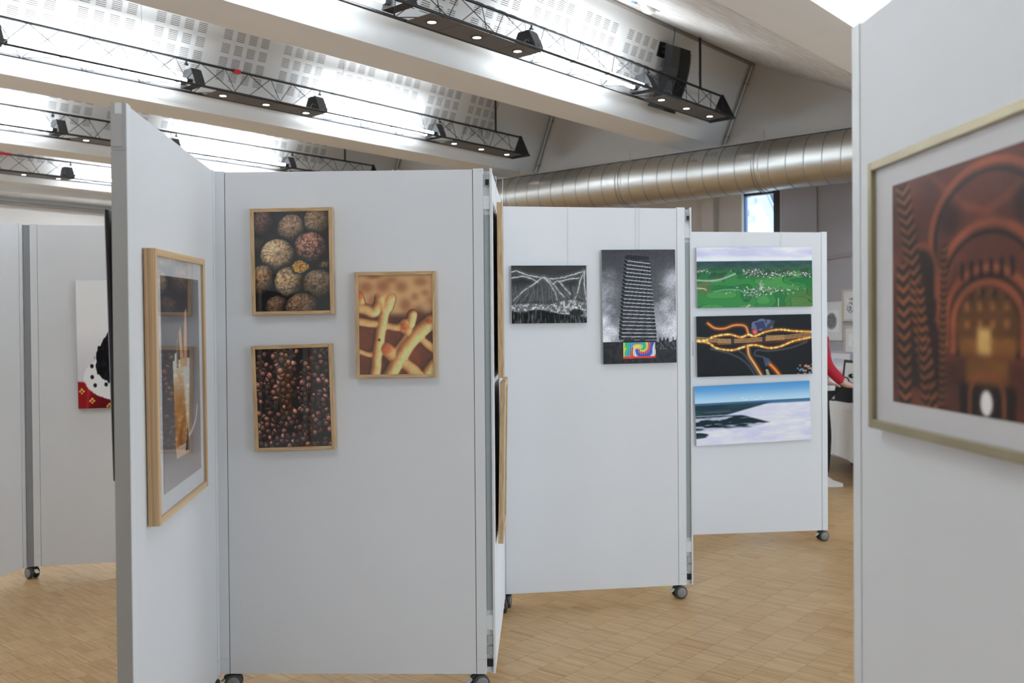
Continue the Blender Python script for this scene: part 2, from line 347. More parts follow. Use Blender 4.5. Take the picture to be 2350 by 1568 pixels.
def art_waffle(w=216, h=288):
    X, Y = grid(w, h); asp = h / w
    img = np.zeros((h, w, 3)) + (66, 32, 20)
    img = mix(img, (150, 96, 52), .8 * fbm(w, h, 4, 5, 4, 3))
    # far blurred cells
    far = np.zeros((h, w, 3)) + (206, 172, 122)
    for (cx, cy, rx, ry) in ((.1, .12, .1, .06), (.33, .11, .1, .07), (.58, .12, .09, .06), (.84, .07, .1, .05), (.22, .27, .1, .08), (.63, .3, .08, .07), (.45, .05, .09, .03), (.2, .01, .1, .03), (.76, .22, .05, .04), (.95, .28, .05, .06), (.9, .18, .06, .03)):
        r = np.hypot((X - cx) / rx, (Y - cy) / ry); far = mix(far, (136, 76, 40), .7 * sst(1.5, .2, r))
    far = blur(far, 4)
    img = mix(img, far, sst(.44, .30, Y + .05 * np.sin(X * 9)))
    img = mix(img, (214, 184, 134), .75 * sst(.16, .0, np.hypot((X - .92), (Y - .33) * asp)))
    H = np.zeros((h, w)); nz = fbm(w, h, 26, 34, 8, 3); wx = X + .012 * (vnoise(w, h, 9, 12, 5) - .5); wy = Y + .012 * (vnoise(w, h, 9, 12, 6) - .5)
    def ridge(pts, rad, top=1.):
        nonlocal H
        d = segdist(wx, wy, curve(pts), asp) / rad; H = np.maximum(H, rad * top * np.sqrt(np.clip(1 - (d / 1.25) ** 2, 0, 1)))
    ridge([(-.05, .31), (.08, .34), (.2, .37), (.3, .28)], .065); ridge([(.0, .2), (.03, .28)], .05); ridge([(-.02, .46), (.2, .49), (.45, .52), (.7, .57), (1.02, .76)], .046)
    ridge([(.36, .22), (.35, .35), (.31, .5), (.25, .75), (.2, 1.03)], .060); ridge([(-.02, .76), (.12, .79), (.26, .80)], .036); ridge([(.28, .21), (.35, .20), (.44, .22)], .052); ridge([(.30, .24), (.35, .34), (.42, .24)], .07)
    ridge([(.72, .4), (.69, .5), (.6, .54)], .056); ridge([(.56, .52), (.66, .6), (.5, .78)], .052, .9); ridge([(.36, .74), (.44, .8), (.52, .86)], .075, .9); ridge([(.4, 1.02), (.55, .82), (.75, .62), (.98, .47)], .080); ridge([(.5, .82), (.68, .93), (.8, 1.02)], .066, .9); ridge([(.92, .98), (1.02, .88)], .06); ridge([(.62, .5), (.68, .58), (.72, .64)], .07, .9)
    H = blur(H, 2); gy, gx = np.gradient(H * w); lit = np.clip((1 - .55 * gx - .30 * gy) / np.sqrt(1 + gx * gx + gy * gy), 0, 1.5); t = np.clip(H / .055, 0, 1)
    cav = np.array((96, 50, 30.)) * (.55 + .9 * fbm(w, h, 4, 5, 4, 3))[..., None]; crust = np.array((206, 138, 72.)) + (np.array((244, 206, 146.)) - np.array((206, 138, 72.))) * sst(.6, 1.2, lit)[..., None]
    surf = cav * (1 - sst(.05, .6, t)[..., None]) + crust * sst(.05, .6, t)[..., None]; surf = surf * (.45 + .55 * lit)[..., None] * (.9 + .2 * nz)[..., None]
    img = blur(img, 3); keep = np.maximum(sst(.36, .46, Y), sst(.02, .3, t) * sst(.16, .24, Y)); img = img * (1 - keep[..., None]) + surf * keep[..., None]
    for (cx, cy, rx, ry) in ((.37, .745, .085, .055), (.62, .52, .075, .05), (.95, .47, .06, .035), (.02, .2, .05, .06)):
        img = mix(img, img * np.array((.92, .58, .42)), .9 * sst(1.2, .4, np.hypot((X - cx) / rx, (Y - cy) / ry)))
    img = mix(img, (70, 40, 22), .8 * sst(.03, .01, np.hypot((X - .27), (Y - .65) * asp)))
    return np.clip(img * np.array((.93, .88, .84)), 0, 255)

def art_drink(w=150, h=210):
    X, Y = grid(w, h); asp = h / w
    img = np.zeros((h, w, 3)) + (104, 99, 100)
    img = mix(img, (66, 62, 66), sst(.75, .1, Y)); img = mix(img, (150, 140, 138), .8 * sst(.72, 1., Y))
    img = mix(img, (128, 108, 98), .4 * sst(.5, .75, X) * sst(.3, .7, Y))
    g = poly(X, Y, [(.26, .40), (.70, .40), (.655, .82), (.30, .82)]); n = fbm(w, h, 10, 18, 3, 3)
    liq = np.stack([150 + 60 * n, 96 + 60 * n, 44 + 50 * n], -1); img = img * (1 - g[..., None]) + liq * g[..., None]
    img = mix(img, (220, 214, 200), g * sst(.62, .42, Y + .16 * (n - .5)) * .85)
    img = mix(img, (228, 224, 214), g * .8 * sst(.12, .04, np.abs(X - .62) + .25 * np.abs(Y - .5)))
    img = mix(img, (120, 60, 22), g * .55 * sst(.07, .0, np.abs(X - .48 - .05 * np.sin(Y * 30))) * sst(.5, .8, Y))
    b = poly(X, Y, [(.30, .82), (.655, .82), (.64, .87), (.32, .87)]); img = mix(img, (196, 170, 148), b)
    for pts, c in (([(.46, .44), (.42, .27), (.47, .24), (.55, .44)], (204, 164, 112)), ([(.53, .44), (.58, .17), (.63, .15), (.64, .44)], (206, 150, 112)), ([(.30, .44), (.31, .37), (.37, .36), (.39, .44)], (228, 222, 214)), ([(.36, .3), (.35, .44), (.41, .44), (.39, .3)], (140, 120, 108))):
        img = mix(img, c, poly(X, Y, pts) * (.75 + .25 * n))
    img = mix(img, (218, 212, 210), .8 * sst(.02, .008, segdist(X, Y, curve([(.58, .80), (.75, .77), (.86, .72), (.9, .66)]), asp)))
    img = mix(img, (24, 20, 20), .8 * poly(X, Y, [(.55, .86), (.62, .72), (.67, .86)]))
    return img

def art_cathedral(w=230, h=210):
    X, Y = grid(w, h); asp = h / w; n = fbm(w, h, 8, 8, 3, 4)
    img = np.zeros((h, w, 3)) + (66, 31, 22); img = mix(img, (104, 52, 34), n)
    cx = .50
    def arch(x0, yb, rx, ry, th, col, k=1.):
        nonlocal img
        r = np.hypot((X - x0) / rx, (np.minimum(Y, yb) - yb) / ry); d = np.abs(r - 1) * rx
        img = mix(img, col, k * sst(th, th * .4, d) * (Y < yb + .12))
    img = mix(img, (92, 44, 30), sst(.36, .2, np.abs(X - cx)) * sst(.75, .1, Y))
    for s in (-1, 1):       # vault ribs
        img = mix(img, (122, 62, 38), .8 * sst(.022, .008, segdist(X, Y, curve([(cx + s * .28, .0), (cx + s * .12, .16), (cx, .22), (cx - s * .14, .34), (cx - s * .2, .5)]), asp)))
        img = mix(img, (30, 14, 11), .7 * sst(.09, .02, np.hypot(X - cx - s * .17, (Y - .22) * .8)))
    for k, (rr, yb) in enumerate(((.27, .30), (.22, .48), (.19, .62), (.155, .64))):
        arch(cx, yb, rr, rr * 1.0, .02, (142, 74, 44)); arch(cx, yb + .01, rr - .025, rr - .025, .012, (36, 17, 13))
    ins = sst(1, .92, np.hypot((X - cx) / .14, (np.minimum(Y, .66) - .66) / .16)) * (Y < .75)
    img = mix(img, (88, 52, 22), ins); img = mix(img, (150, 98, 42), ins * .7 * (np.sin(X * 110) > .2) * (np.sin(Y * 90) > 0))
    img = mix(img, (28, 14, 10), ins * .8 * sst(.6, .5, Y) * (np.sin(X * 120) > .3))
    for k in range(6):      # upper gallery windows
        img = mix(img, (26, 12, 10), sst(.010, .006, np.abs(X - cx + .11 - k * .044)) * (Y > .40) * (Y < .47))
    img = mix(img, (126, 78, 32), (np.abs(X - cx) < .12) * sst(.68, .72, Y) * sst(.80, .74, Y)); img = mix(img, (206, 164, 96), sst(.045, .015, np.abs(X - cx + .01)) * sst(.07, .03, np.abs(Y - .71)))
    img = mix(img, (112, 70, 28), (np.abs(X - cx) < .09) * sst(.76, .79, Y) * (Y < .88)); img = mix(img, (24, 14, 10), (np.abs(X - cx) < .12) * sst(.855, .9, Y))
    arch(cx, .93, .075, .1, .012, (124, 66, 40)); img = mix(img, (238, 226, 222), sst(1, .8, np.hypot((X - cx) / .030, (Y - .945) / .055)))
    for s in (-1, 1):       # side bays and striped columns
        for (ox, yb, rr) in ((.33, .72, .12), (.33, .42, .09)):
            m = sst(1, .94, np.hypot((X - cx - s * ox) / rr, (np.minimum(Y, yb) - yb) / (rr * 1.3))) * (Y < yb + .2); img = mix(img, (22, 10, 9), .85 * m); arch(cx + s * ox, yb, rr, rr * 1.3, .018, (128, 66, 40), .9)
        for (xt, xb, wd, y0, hz) in ((.27, .44, .05, .0, 40), (.36, .30, .028, .45, 44), (.19, .215, .02, .3, 60), (.44, .42, .045, .35, 34)):
            xc = cx + s * (xt + (xb - xt) * (1 - Y) if xt < .3 and y0 < .1 else xb + (xt - xb) * (1 - Y)); d = np.abs(X - xc)
            m = sst(wd, wd * .75, d) * sst(y0, y0 + .03, Y); st = sst(-.2, .2, np.sin((Y + np.abs(X - xc) * .8) * 6.28 * hz * .55))
            img = mix(img, (20, 10, 9), m); img = mix(img, (146, 82, 44), m * st * .9)
    return blur(img * (.75 + .5 * n)[..., None] * .92, 1)

def art_mountains(w=200, h=152):
    X, Y = grid(w, h); asp = h / w; n = fbm(w, h, 30, 22, 3, 4); n2 = fbm(w, h, 40, 30, 77, 3); st = fbm(w, h, 60, 6, 9, 3)
    g = 44 + 26 * fbm(w, h, 3, 5, 2, 3); g = np.where(Y > .2, 40 + 52 * st * sst(.2, .45, Y), g)
    img = np.repeat(g[..., None], 3, 2)
    def line(pts, wd, v, k=.9):
        nonlocal img
        d = segdist(X + .012 * (n2 - .5), Y + .022 * (n - .5), curve(pts), asp); img = mix(img, (v * .5,) * 3, .5 * k * sst(wd * 6, wd * .5, d) * (.4 + n2)); img = mix(img, (v * .62,) * 3, .5 * k * sst(wd * 2.2, wd * .5, d)); img = mix(img, (v, v, v + 4), k * sst(wd, wd * .25, d) * (.55 + .6 * n2))
    img = mix(img, (92, 92, 96), .55 * poly(X, Y, [(.43, .2), (.62, .6), (.2, .62)]) * st * 1.4)
    for L in ([(0, .11), (.08, .10), (.2, .16), (.35, .2), (.5, .23), (.65, .22), (.8, .17), (.98, .1)], [(0, .22), (.13, .19), (.25, .22), (.35, .29)], [(.03, .6), (.15, .45), (.3, .32), (.43, .21), (.55, .32), (.63, .45), (.7, .55)], [(.43, .21), (.5, .3), (.58, .48), (.6, .6)], [(.55, .32), (.62, .27), (.7, .38), (.78, .5)], [(.63, .28), (.75, .24), (.9, .22)], [(.98, .1), (.92, .25), (.88, .45), (.83, .62)], [(.97, .12), (.97, .35), (.99, .6)]):
        line(L, .010, 214)
    for k in range(40):
        x0 = .02 + .93 * rs(k).rand(); y0 = .34 + .2 * rs(k + 90).rand(); line([(x0, y0), (x0 + .02 * (x0 - .43), y0 + .1), (x0 + .25 * (x0 - .43), y0 + .2)], .005, 140, .5)
    f = fbm(w, h, 46, 36, 21, 3); top = .66 - .1 * np.exp(-((X - .75) / .18) ** 2) - .02 * np.sin(X * 7); bot = .76 + .02 * np.sin(X * 14) + .1 * sst(.5, .8, X)
    m = sst(top, top + .04, Y) * sst(bot + .05, bot, Y); v = 90 + 300 * np.clip(f - .35, 0, 1); img = img * (1 - m[..., None]) + np.repeat(np.clip(v, 60, 235)[..., None], 3, 2) * m[..., None]
    img = mix(img, (24, 24, 26), .85 * sst(1, .6, np.hypot((X - .86) / .12, (Y - .82) / .08)))
    lo = sst(bot, bot + .05, Y); v2 = 16 + 90 * np.clip(fbm(w, h, 70, 8, 33, 3) - .4, 0, 1) * 2.2; img = img * (1 - lo[..., None]) + np.repeat(v2[..., None], 3, 2) * lo[..., None]
    return img

def art_tower(w=200, h=312):
    X, Y = grid(w, h); asp = h / w
    n = fbm(w, h, 3, 5, 7, 5); v = 60 + 45 * Y / .8 + 150 * np.clip(n - .47, 0, 1) * 2 * sst(.0, .3, Y)
    v = v + 70 * np.exp(-((X - .95) / .14) ** 2 - ((Y - .26) / .08) ** 2) + 55 * np.exp(-((X - .06) / .16) ** 2 - ((Y - .35) / .12) ** 2) + 45 * sst(.5, .75, Y)
    v *= .86 + .28 * vnoise(w, h, w / 2, h / 2, 77); img = np.stack([v, v, v * 1.03 + 2], -1)
    # tower: two faces of stacked slabs, leaning perspective
    for k in range(22):
        t = k / 21.; yt = .075 + t * .695; hh = .034
        xl = .335 - .10 * t ** .8; xr = .655 + .075 * t; xe = xl - .015 + .055 * (1 - t) * 0 + .03
        sl = .022 * (1 - t) + .004                       # slope of the slabs
        def band(y0, y1, c, tex=0):
            nonlocal img
            yy = Y - sl * (X - xe) / .3
            m = (X > xe) & (X < xr) & (yy > y0) & (yy < y1)
            col = np.array(c, float)
            if tex: img = np.where(m[..., None], (col * (.55 + .9 * vnoise(w, h, w * .45, 30, 300 + k))[..., None]), img)
            else: img = np.where(m[..., None], col, img)
            yl = Y - (-.25) * 0 + .5 * (xe - X); m2 = (X > xl - .02) & (X <= xe) & (yl > y0) & (yl < y1)
            img = np.where(m2[..., None], col * .6, img)
        band(yt, yt + .034, (52, 52, 55), 1); band(yt - .004, yt + .002, (24, 24, 26)); band(yt + .020, yt + .0285, (168, 168, 174)); band(yt + .0285, yt + .032, (30, 30, 32))
    img = mix(img, (36, 36, 38), poly(X, Y, [(.33, .045), (.64, .062), (.645, .09), (.34, .075)]))
    gr = sst(.803, .81, Y + .008 * np.sin(X * 40) * (X > .7)); gv = 24 + 34 * fbm(w, h, 30, 40, 5, 3)
    img = img * (1 - gr[..., None]) + np.stack([gv, gv, gv + 2], -1) * gr[..., None]
    img = mix(img, (30, 30, 32), sst(.76, .8, Y) * (vnoise(w, h, 40, 6, 9) > .45) * (X > .74) * (Y < .81)); img = mix(img, (120, 120, 124), .5 * (vnoise(w, h, 60, 70, 19) > .62) * (X > .72) * (Y > .81) * (Y < .88))
    img = mix(img, (40, 40, 42), poly(X, Y, [(.28, .79), (.73, .80), (.71, .83), (.28, .82)]))
    # striped colourful mural
    m = poly(X, Y, [(.275, .815), (.705, .815), (.71, .945), (.275, .945)])
    P = np.array([(70, 150, 205), (60, 180, 120), (235, 220, 90), (225, 80, 110), (60, 90, 180), (240, 240, 240), (230, 90, 50)], float)
    idx = (np.hypot((X - .5) * 1.0, (Y - .86) * asp * .9) * 22 + np.arctan2(Y - .86, X - .5) * 1.2 + 1.3 * vnoise(w, h, 9, 14, 31)).astype(int) % 7
    c = P[idx] * (.72 + .42 * (np.sin(X * 250) > -.3))[..., None]; img = img * (1 - m[..., None]) + c * m[..., None]
    img = mix(img, (222, 214, 90), m * .8 * sst(1, .8, np.hypot((X - .47) / .08, (Y - .85) / .025))); img = mix(img, (214, 66, 46), poly(X, Y, [(.27, .935), (.71, .935), (.71, .95), (.27, .955)]))
    return img

def art_village(w=300, h=152):
    X, Y = grid(w, h); asp = h / w; c = fbm(w, h, 5, 12, 3, 5)
    img = np.stack([168 + 70 * c, 168 + 70 * c, 196 + 52 * c], -1); img = mix(img, (226, 228, 240), .7 * sst(.12, .2, Y) * sst(.26, .2, Y))
    n = fbm(w, h, 14, 16, 9, 4)
    img = mix(img, np.stack([26 + 40 * n, 46 + 50 * n, 66 + 22 * n], -1), sst(.225, .235, Y))
    img = mix(img, np.stack([26 + 44 * n, 62 + 56 * n, 46 + 30 * n], -1), sst(.27, .36, Y))
    fld = np.floor(vnoise(w, h, 7, 9, 22) * 3) / 3; gr = np.stack([30 + 56 * fld, 108 + 44 * fld, 52 + 24 * fld], -1)
    img = mix(img, gr, sst(.40, .47, Y + .05 * np.sin(X * 8) + .1 * (n - .5))); img = mix(img, (104, 98, 60), .7 * sst(.1, .03, np.hypot((X - .06), (Y - .66) * .6)))
    img = mix(img, (44, 66, 52), .85 * (n > .58) * sst(.3, .4, Y) * sst(.58, .44, Y)); img = mix(img, (84, 104, 50), .6 * sst(.72, .95, X + .3 * (Y - .7)) * sst(.6, .8, Y))
    e = np.abs((vnoise(w, h, 7, 9, 22) * 3) % 1 - .5); e2 = np.abs(np.sin((X * 1.0 + Y * 1.6 + .2 * n) * 16)); img = mix(img, (26, 66, 40), .7 * np.clip((e > .46) * 1. + (e2 < .05) * (vnoise(w, h, 6, 6, 71) > .5), 0, 1) * (Y > .48))
    R = rs(8)
    def houses(nr, f, s):
        nonlocal img
        for k in range(nr):
            x, y = f(); m = (np.abs(X - x) < s * (.6 + R.rand())) & (np.abs(Y - y) < s * (.8 + R.rand())); v = R.rand()
            img = np.where(m[..., None], np.array([(196, 186, 190), (150, 120, 116), (112, 104, 112), (226, 222, 224)][int(v * 4)], float), img)
    houses(120, lambda: (.62 + .22 * R.randn() * .7, .72 + .035 * R.randn() - .06 * 0), .0045)
    houses(40, lambda: (.47 + .05 * R.randn(), .79 + .03 * R.randn()), .004); houses(30, lambda: (.555 + .01 * R.randn(), .66 + .04 * R.randn()), .004)
    houses(150, lambda: (.4 + .58 * R.rand(), .45 + .025 * R.randn()), .0042); houses(50, lambda: (.5 + .07 * R.randn(), .40 + .02 * R.randn()), .004); houses(24, lambda: (.04 + .03 * R.randn(), .39 + .02 * R.randn()), .004)
    for L, wd, cc in (([(0, .54), (.12, .55), (.22, .52), (.33, .44)], .006, (176, 170, 172)), ([(.15, .73), (.25, .7), (.36, .71), (.42, .78)], .004, (120, 160, 120)), ([(.7, .98), (.7, .86)], .004, (176, 176, 160)), ([(.0, .67), (.06, .68), (.08, .7)], .004, (200, 196, 186)), ([(.42, 1.0), (.45, .96)], .006, (196, 186, 176))):
        img = mix(img, cc, .85 * sst(wd * 1.6, wd * .6, segdist(X, Y, curve(L), asp)))
    return img

def art_night(w=300, h=152):
    X, Y = grid(w, h); asp = h / w; n = fbm(w, h, 20, 10, 3, 3)
    img = np.zeros((h, w, 3)) + (13, 12, 14); img = mix(img, (24, 24, 22), n * .6)
    def glow(pts, wd, core, halo, k=1.):
        nonlocal img
        d = segdist(X, Y, curve(pts), asp); img = mix(img, halo, k * .85 * sst(wd * 3., wd * .6, d)); img = mix(img, core, k * .9 * sst(wd, wd * .3, d))
    O, Hh = (246, 186, 84), (168, 84, 22)
    top = [(-.02, .39), (.08, .40), (.15, .34), (.28, .31), (.38, .36), (.45, .32), (.5, .35), (.6, .28), (.72, .25), (.85, .28), (1.02, .30)]
    bot = [(-.02, .40), (.1, .44), (.17, .53), (.3, .57), (.39, .53), (.45, .50), (.52, .50), (.62, .55), (.72, .53), (.85, .44), (1.02, .38)]
    img = mix(img, (110, 56, 22), .75 * sst(.09, .0, np.abs(Y - .42)) * (X > .12) * (X < .97)); img = mix(img, (150, 116, 60), .7 * sst(.06, .03, np.abs(Y - .43)) * (np.abs(X - .25) < .07)); img = mix(img, (176, 140, 70), .7 * sst(.06, .03, np.abs(Y - .38)) * (np.abs(X - .68) < .08))
    glow(top, .008, O, Hh); glow(bot, .008, O, Hh)
    for k in (-.025, 0, .025): glow([(.0, .37 + k), (.3, .42 + k), (.58, .40 + k), (1.0, .34 + k)], .003, (236, 206, 150), (120, 70, 30), .8)
    img = mix(img, (30, 34, 44), .9 * (np.abs(X - .31) < .012) * (np.abs(Y - .43) < .06)); img = mix(img, (30, 34, 44), .9 * (np.abs(X - .58) < .012) * (np.abs(Y - .40) < .05))
    glow([(.10, .12), (.16, .20), (.24, .21), (.33, .16), (.42, .18), (.45, .32)], .010, (236, 150, 66), (140, 62, 20)); glow([(.44, .52), (.45, .66), (.50, .82), (.56, 1.02)], .012, (236, 176, 96), (130, 70, 30)); glow([(.62, .8), (.67, .9), (.71, 1.0)], .012, (250, 150, 40), (170, 70, 16))
    for L in ([(.12, .54), (.3, .64), (.42, .78), (.5, 1.0)], [(.36, .58), (.42, .68), (.53, 1.0)], [(.95, .47), (.8, .56), (.62, .60), (.52, .58), (.5, .66), (.58, .70)]):
        img = mix(img, (74, 78, 92), .7 * sst(.012, .004, segdist(X, Y, curve(L), asp)))
    b = poly(X, Y, [(.48, .12), (.56, .06), (.68, .1), (.66, .22), (.58, .26), (.47, .28)]); img = mix(img, (92, 98, 128), b * (.5 + .6 * (vnoise(w, h, 40, 24, 5) > .5))); img = mix(img, (44, 52, 84), poly(X, Y, [(.5, .13), (.58, .1), (.6, .2), (.53, .24)])); img = mix(img, (220, 90, 90), sst(.035, .01, np.hypot(X - .505, (Y - .28) * asp)))
    img = mix(img, (70, 84, 110), poly(X, Y, [(.57, .7), (.62, .72), (.64, .8), (.59, .86)]) * .8); img = mix(img, (150, 150, 130), poly(X, Y, [(.59, .9), (.61, .9), (.63, 1), (.6, 1)]))
    R = rs(4)
    for k in range(34):
        x, y = .87 + .13 * R.rand(), .84 + .16 * R.rand(); img = mix(img, (110, 150, 180) if k % 3 else (236, 130, 50), .8 * sst(.012, .004, np.hypot(X - x, (Y - y) * asp)))
    for k in range(90):                                     # lamp dots along the loops
        P = curve(top if k % 2 else bot); x, y = P[int(rs(k).rand() * (len(P) - 1))]; img = mix(img, (255, 226, 140), .8 * sst(.012, .004, np.hypot(X - x, (Y - y) * asp)))
    return img

def art_fog(w=300, h=152):
    X, Y = grid(w, h); asp = h / w; n = fbm(w, h, 6, 9, 3, 5)
    img = np.zeros((h, w, 3)) + (74, 140, 196); img = mix(img, (176, 206, 226), sst(.0, .3, Y)); img = mix(img, (60, 98, 134), sst(.285, .30, Y))
    img = mix(img, (78, 120, 150), .6 * sst(.30, .34, Y) * (X > .6)); img = mix(img, (236, 238, 244), .9 * sst(.28, .262, Y) * sst(.2, .26, Y) * (vnoise(w, h, 90, 30, 4) > .72) * (np.abs(X - .5) < .13))
    fog = np.stack([186 + 44 * n, 186 + 42 * n, 212 + 34 * n], -1); edge = .33 + .05 * sst(.62, .35, X) + .02 * (n - .5)
    img = img * (1 - sst(edge, edge + .03, Y)[..., None]) + fog * sst(edge, edge + .03, Y)[..., None]
    dk = np.stack([16 + 26 * n, 36 + 34 * n, 50 + 26 * n], -1); dk2 = np.stack([10 + 14 * n, 24 + 22 * n, 34 + 18 * n], -1)
    m1 = sst(.32, .345, Y + .01 * n) * sst(.62 - .0, .55, X + (Y - .36) * 2.2) * sst(.52, .49, Y + .03 * (n - .5)); m1 = np.maximum(m1, sst(.33, .345, Y) * sst(.6, .5, X) * sst(.40, .37, Y))
    img = img * (1 - m1[..., None]) + dk * m1[..., None]
    m2 = sst(.50, .53, Y + .02 * (n - .5)) * sst(.66, .60, X + np.abs(Y - .66) * 1.6) * sst(.74, .69, Y - .06 * (.5 - X) + .04 * (n - .5)); img = img * (1 - m2[..., None]) + dk2 * m2[..., None]
    m3 = sst(1, .8, np.hypot(X / .12, (Y - .83) / .055) + .2 * (n - .5)); img = img * (1 - m3[..., None]) + dk2 * m3[..., None]
    img = mix(img, (214, 206, 226), .35 * sst(.75, 1, Y)); img = mix(img, np.stack([206 + 30 * n, 204 + 30 * n, 226 + 20 * n], -1), .75 * sst(.5, .62, fbm(w, h, 5, 16, 55, 4)) * sst(.40, .55, Y)); return img

def art_portrait(w=170, h=250):
    X, Y = grid(w, h); asp = h / w; n = fbm(w, h, 60, 90, 3, 3)
    img = np.zeros((h, w, 3)) + (196, 194, 196); img = mix(img, (222, 220, 220), sst(.55, .0, Y)); img = mix(img, (176, 172, 178), .6 * sst(.4, .75, Y))
    robe = np.zeros((h, w, 3)) + (126, 22, 28); robe = mix(robe, (74, 10, 16), .8 * sst(.3, .7, vnoise(w, h, 9, 3, 5))); robe = mix(robe, (176, 50, 52), .6 * sst(.03, .0, np.abs(X - .1 - .12 * (1 - Y))))
    m = sst(.78, .80, Y + (X - .02) * -.05 - .3 * np.clip(X - .12, 0, 1) * 0); m = np.maximum(m, poly(X, Y, [(0, .85), (.1, .78), (.5, .92), (.9, .78), (1, .85), (1, 1), (0, 1)])); img = img * (1 - m[..., None]) + robe * m[..., None]
    R = rs(12)
    for (x, y) in ((.045, .865), (.155, .94), (.34, .985), (.66, .985), (.84, .94), (.95, .865)):
        for dx, dy, r in ((0, -.015, .018), (-.02, 0, .016), (.02, 0, .016), (0, .015, .014)): img = mix(img, (206, 160, 74), sst(r, r * .5, np.hypot(X - x - dx, (Y - y - dy) * asp)))
    coll = np.hypot((X - .5) / .43, (Y - .76) / .185) + .05 * (n - .5); img = mix(img, np.stack([214 + 20 * n, 210 + 20 * n, 218 + 20 * n], -1), sst(1.02, .97, coll))
    for (x, y) in ((.16, .67), (.16, .755), (.19, .82), (.31, .815), (.40, .885), (.5, .92), (.62, .88), (.72, .82), (.84, .75), (.84, .67), (.3, .74), (.7, .74)):
        img = mix(img, (26, 24, 30), sst(.026, .014, np.hypot((X - x), (Y - y) * asp * .8)))
    fur = np.hypot((X - .5) / .31, np.where(Y < .66, (Y - .66) / .30, (Y - .66) / .165)) + .14 * (vnoise(w, h, 70, 30, 4) - .5); img = mix(img, (12, 11, 14), sst(1.0, .95, fur)); img = mix(img, (34, 32, 38), .5 * sst(1, .9, fur) * (vnoise(w, h, 60, 26, 9) > .6))
    head = np.hypot((X - .5) / .125, (Y - .33) / .12) + .12 * (vnoise(w, h, 60, 40, 6) - .5); img = mix(img, (16, 15, 18), sst(1, .94, head))
    for s in (-1, 1):
        img = mix(img, (14, 13, 16), poly(X, Y, [(.5 + s * .03, .24), (.5 + s * .10, .17), (.5 + s * .12, .30)])); img = mix(img, (196, 150, 60), sst(.022, .012, np.hypot(X - .5 - s * .05, (Y - .32) * asp)))
    return img

def art_sketch(kind, w=60, h=90):
    X, Y = grid(w, h); n = fbm(w, h, 12, 18, 40 + kind, 4); img = np.zeros((h, w, 3)) + (206, 206, 208)
    if kind == 0: img = mix(img, (70, 72, 76), sst(.95, .6, np.hypot((X - .5) / .42, (Y - .5) / .46)) * (.35 + .9 * (np.abs(np.sin(n * 26)) > .5)))
    elif kind == 1: img = mix(img, (96, 96, 100), sst(.6, .2, np.abs(X - .5 - .2 * np.sin(Y * 7))) * (n > .46))
    elif kind == 2: img = mix(img, (110, 110, 112), sst(.5, .1, np.hypot((X - .55) / .5, (Y - .7) / .4)) * (.4 + n))
    elif kind == 3:
        img = mix(img, (160, 160, 164), n * .8); img = mix(img, (24, 26, 30), sst(1, .8, np.hypot((X - .3) / .24, (Y - .3) / .11))); img = mix(img, (230, 230, 232), sst(1, .6, np.hypot((X - .34) / .05, (Y - .27) / .03))); img = mix(img, (120, 84, 80), sst(1, .7, np.hypot((X - .6) / .2, (Y - .8) / .08)) * .7)
    else: img = mix(img, (150, 110, 106), sst(.8, .3, np.hypot((X - .6) / .5, (Y - .6) / .4)) * (.4 + .6 * n)); img = mix(img, (120, 130, 150), .5 * sst(.4, 0, Y))
    return img
def to_linear(img, gain):     # photographed print values -> paint reflectance
    c = np.clip(img, 0, 255) / 255.; c = np.where(c <= .04045, c / 12.92, ((c + .055) / 1.055) ** 2.4); return np.clip(c * gain, .003, .9)

# ------------------------------------------------------------------ where things stand
def ray(x, y): return _f + _r2 * ((x - CX) / F_PX) - _u2 * ((y - CY) / F_PX)
def at_x(x, y, X): d = ray(x, y); return Vector((0, 0, EYE)) + d * (X / d.x)
def at_z(x, y, Z): d = ray(x, y); return Vector((0, 0, EYE)) + d * ((Z - EYE) / d.z)
def pt_line(a, b, u, off=0.):
    d = (Vector(b) - Vector(a)).normalized(); n = Vector((d.y, -d.x)); q = Vector(a) + d * u + n * off; return q
PANELS = {'A': ((1.342, 2.626), (2.159, 3.4855)), 'B': ((2.160, 3.487), (2.869, 2.623)), 'P': ((2.899, 2.599), (3.772, 3.306)), 'C': ((3.772, 3.358), (4.578, 2.673)),
          'Q': ((4.608, 2.643), (5.548, 3.370)), 'D': ((5.560, 3.428), (6.445, 2.620)), 'E': ((2.094, .792), (1.246, .0)), 'F': ((2.430, 5.980), (3.346, 5.268)), 'G': ((1.400, 5.430), (2.407, 6.013))}
X0, X1, Y0, Y1 = -4.0, 11.0, -5.2, 14.6          # room
XB, ZB = 9.64, 3.564                              # end bulkhead, underside of the beams

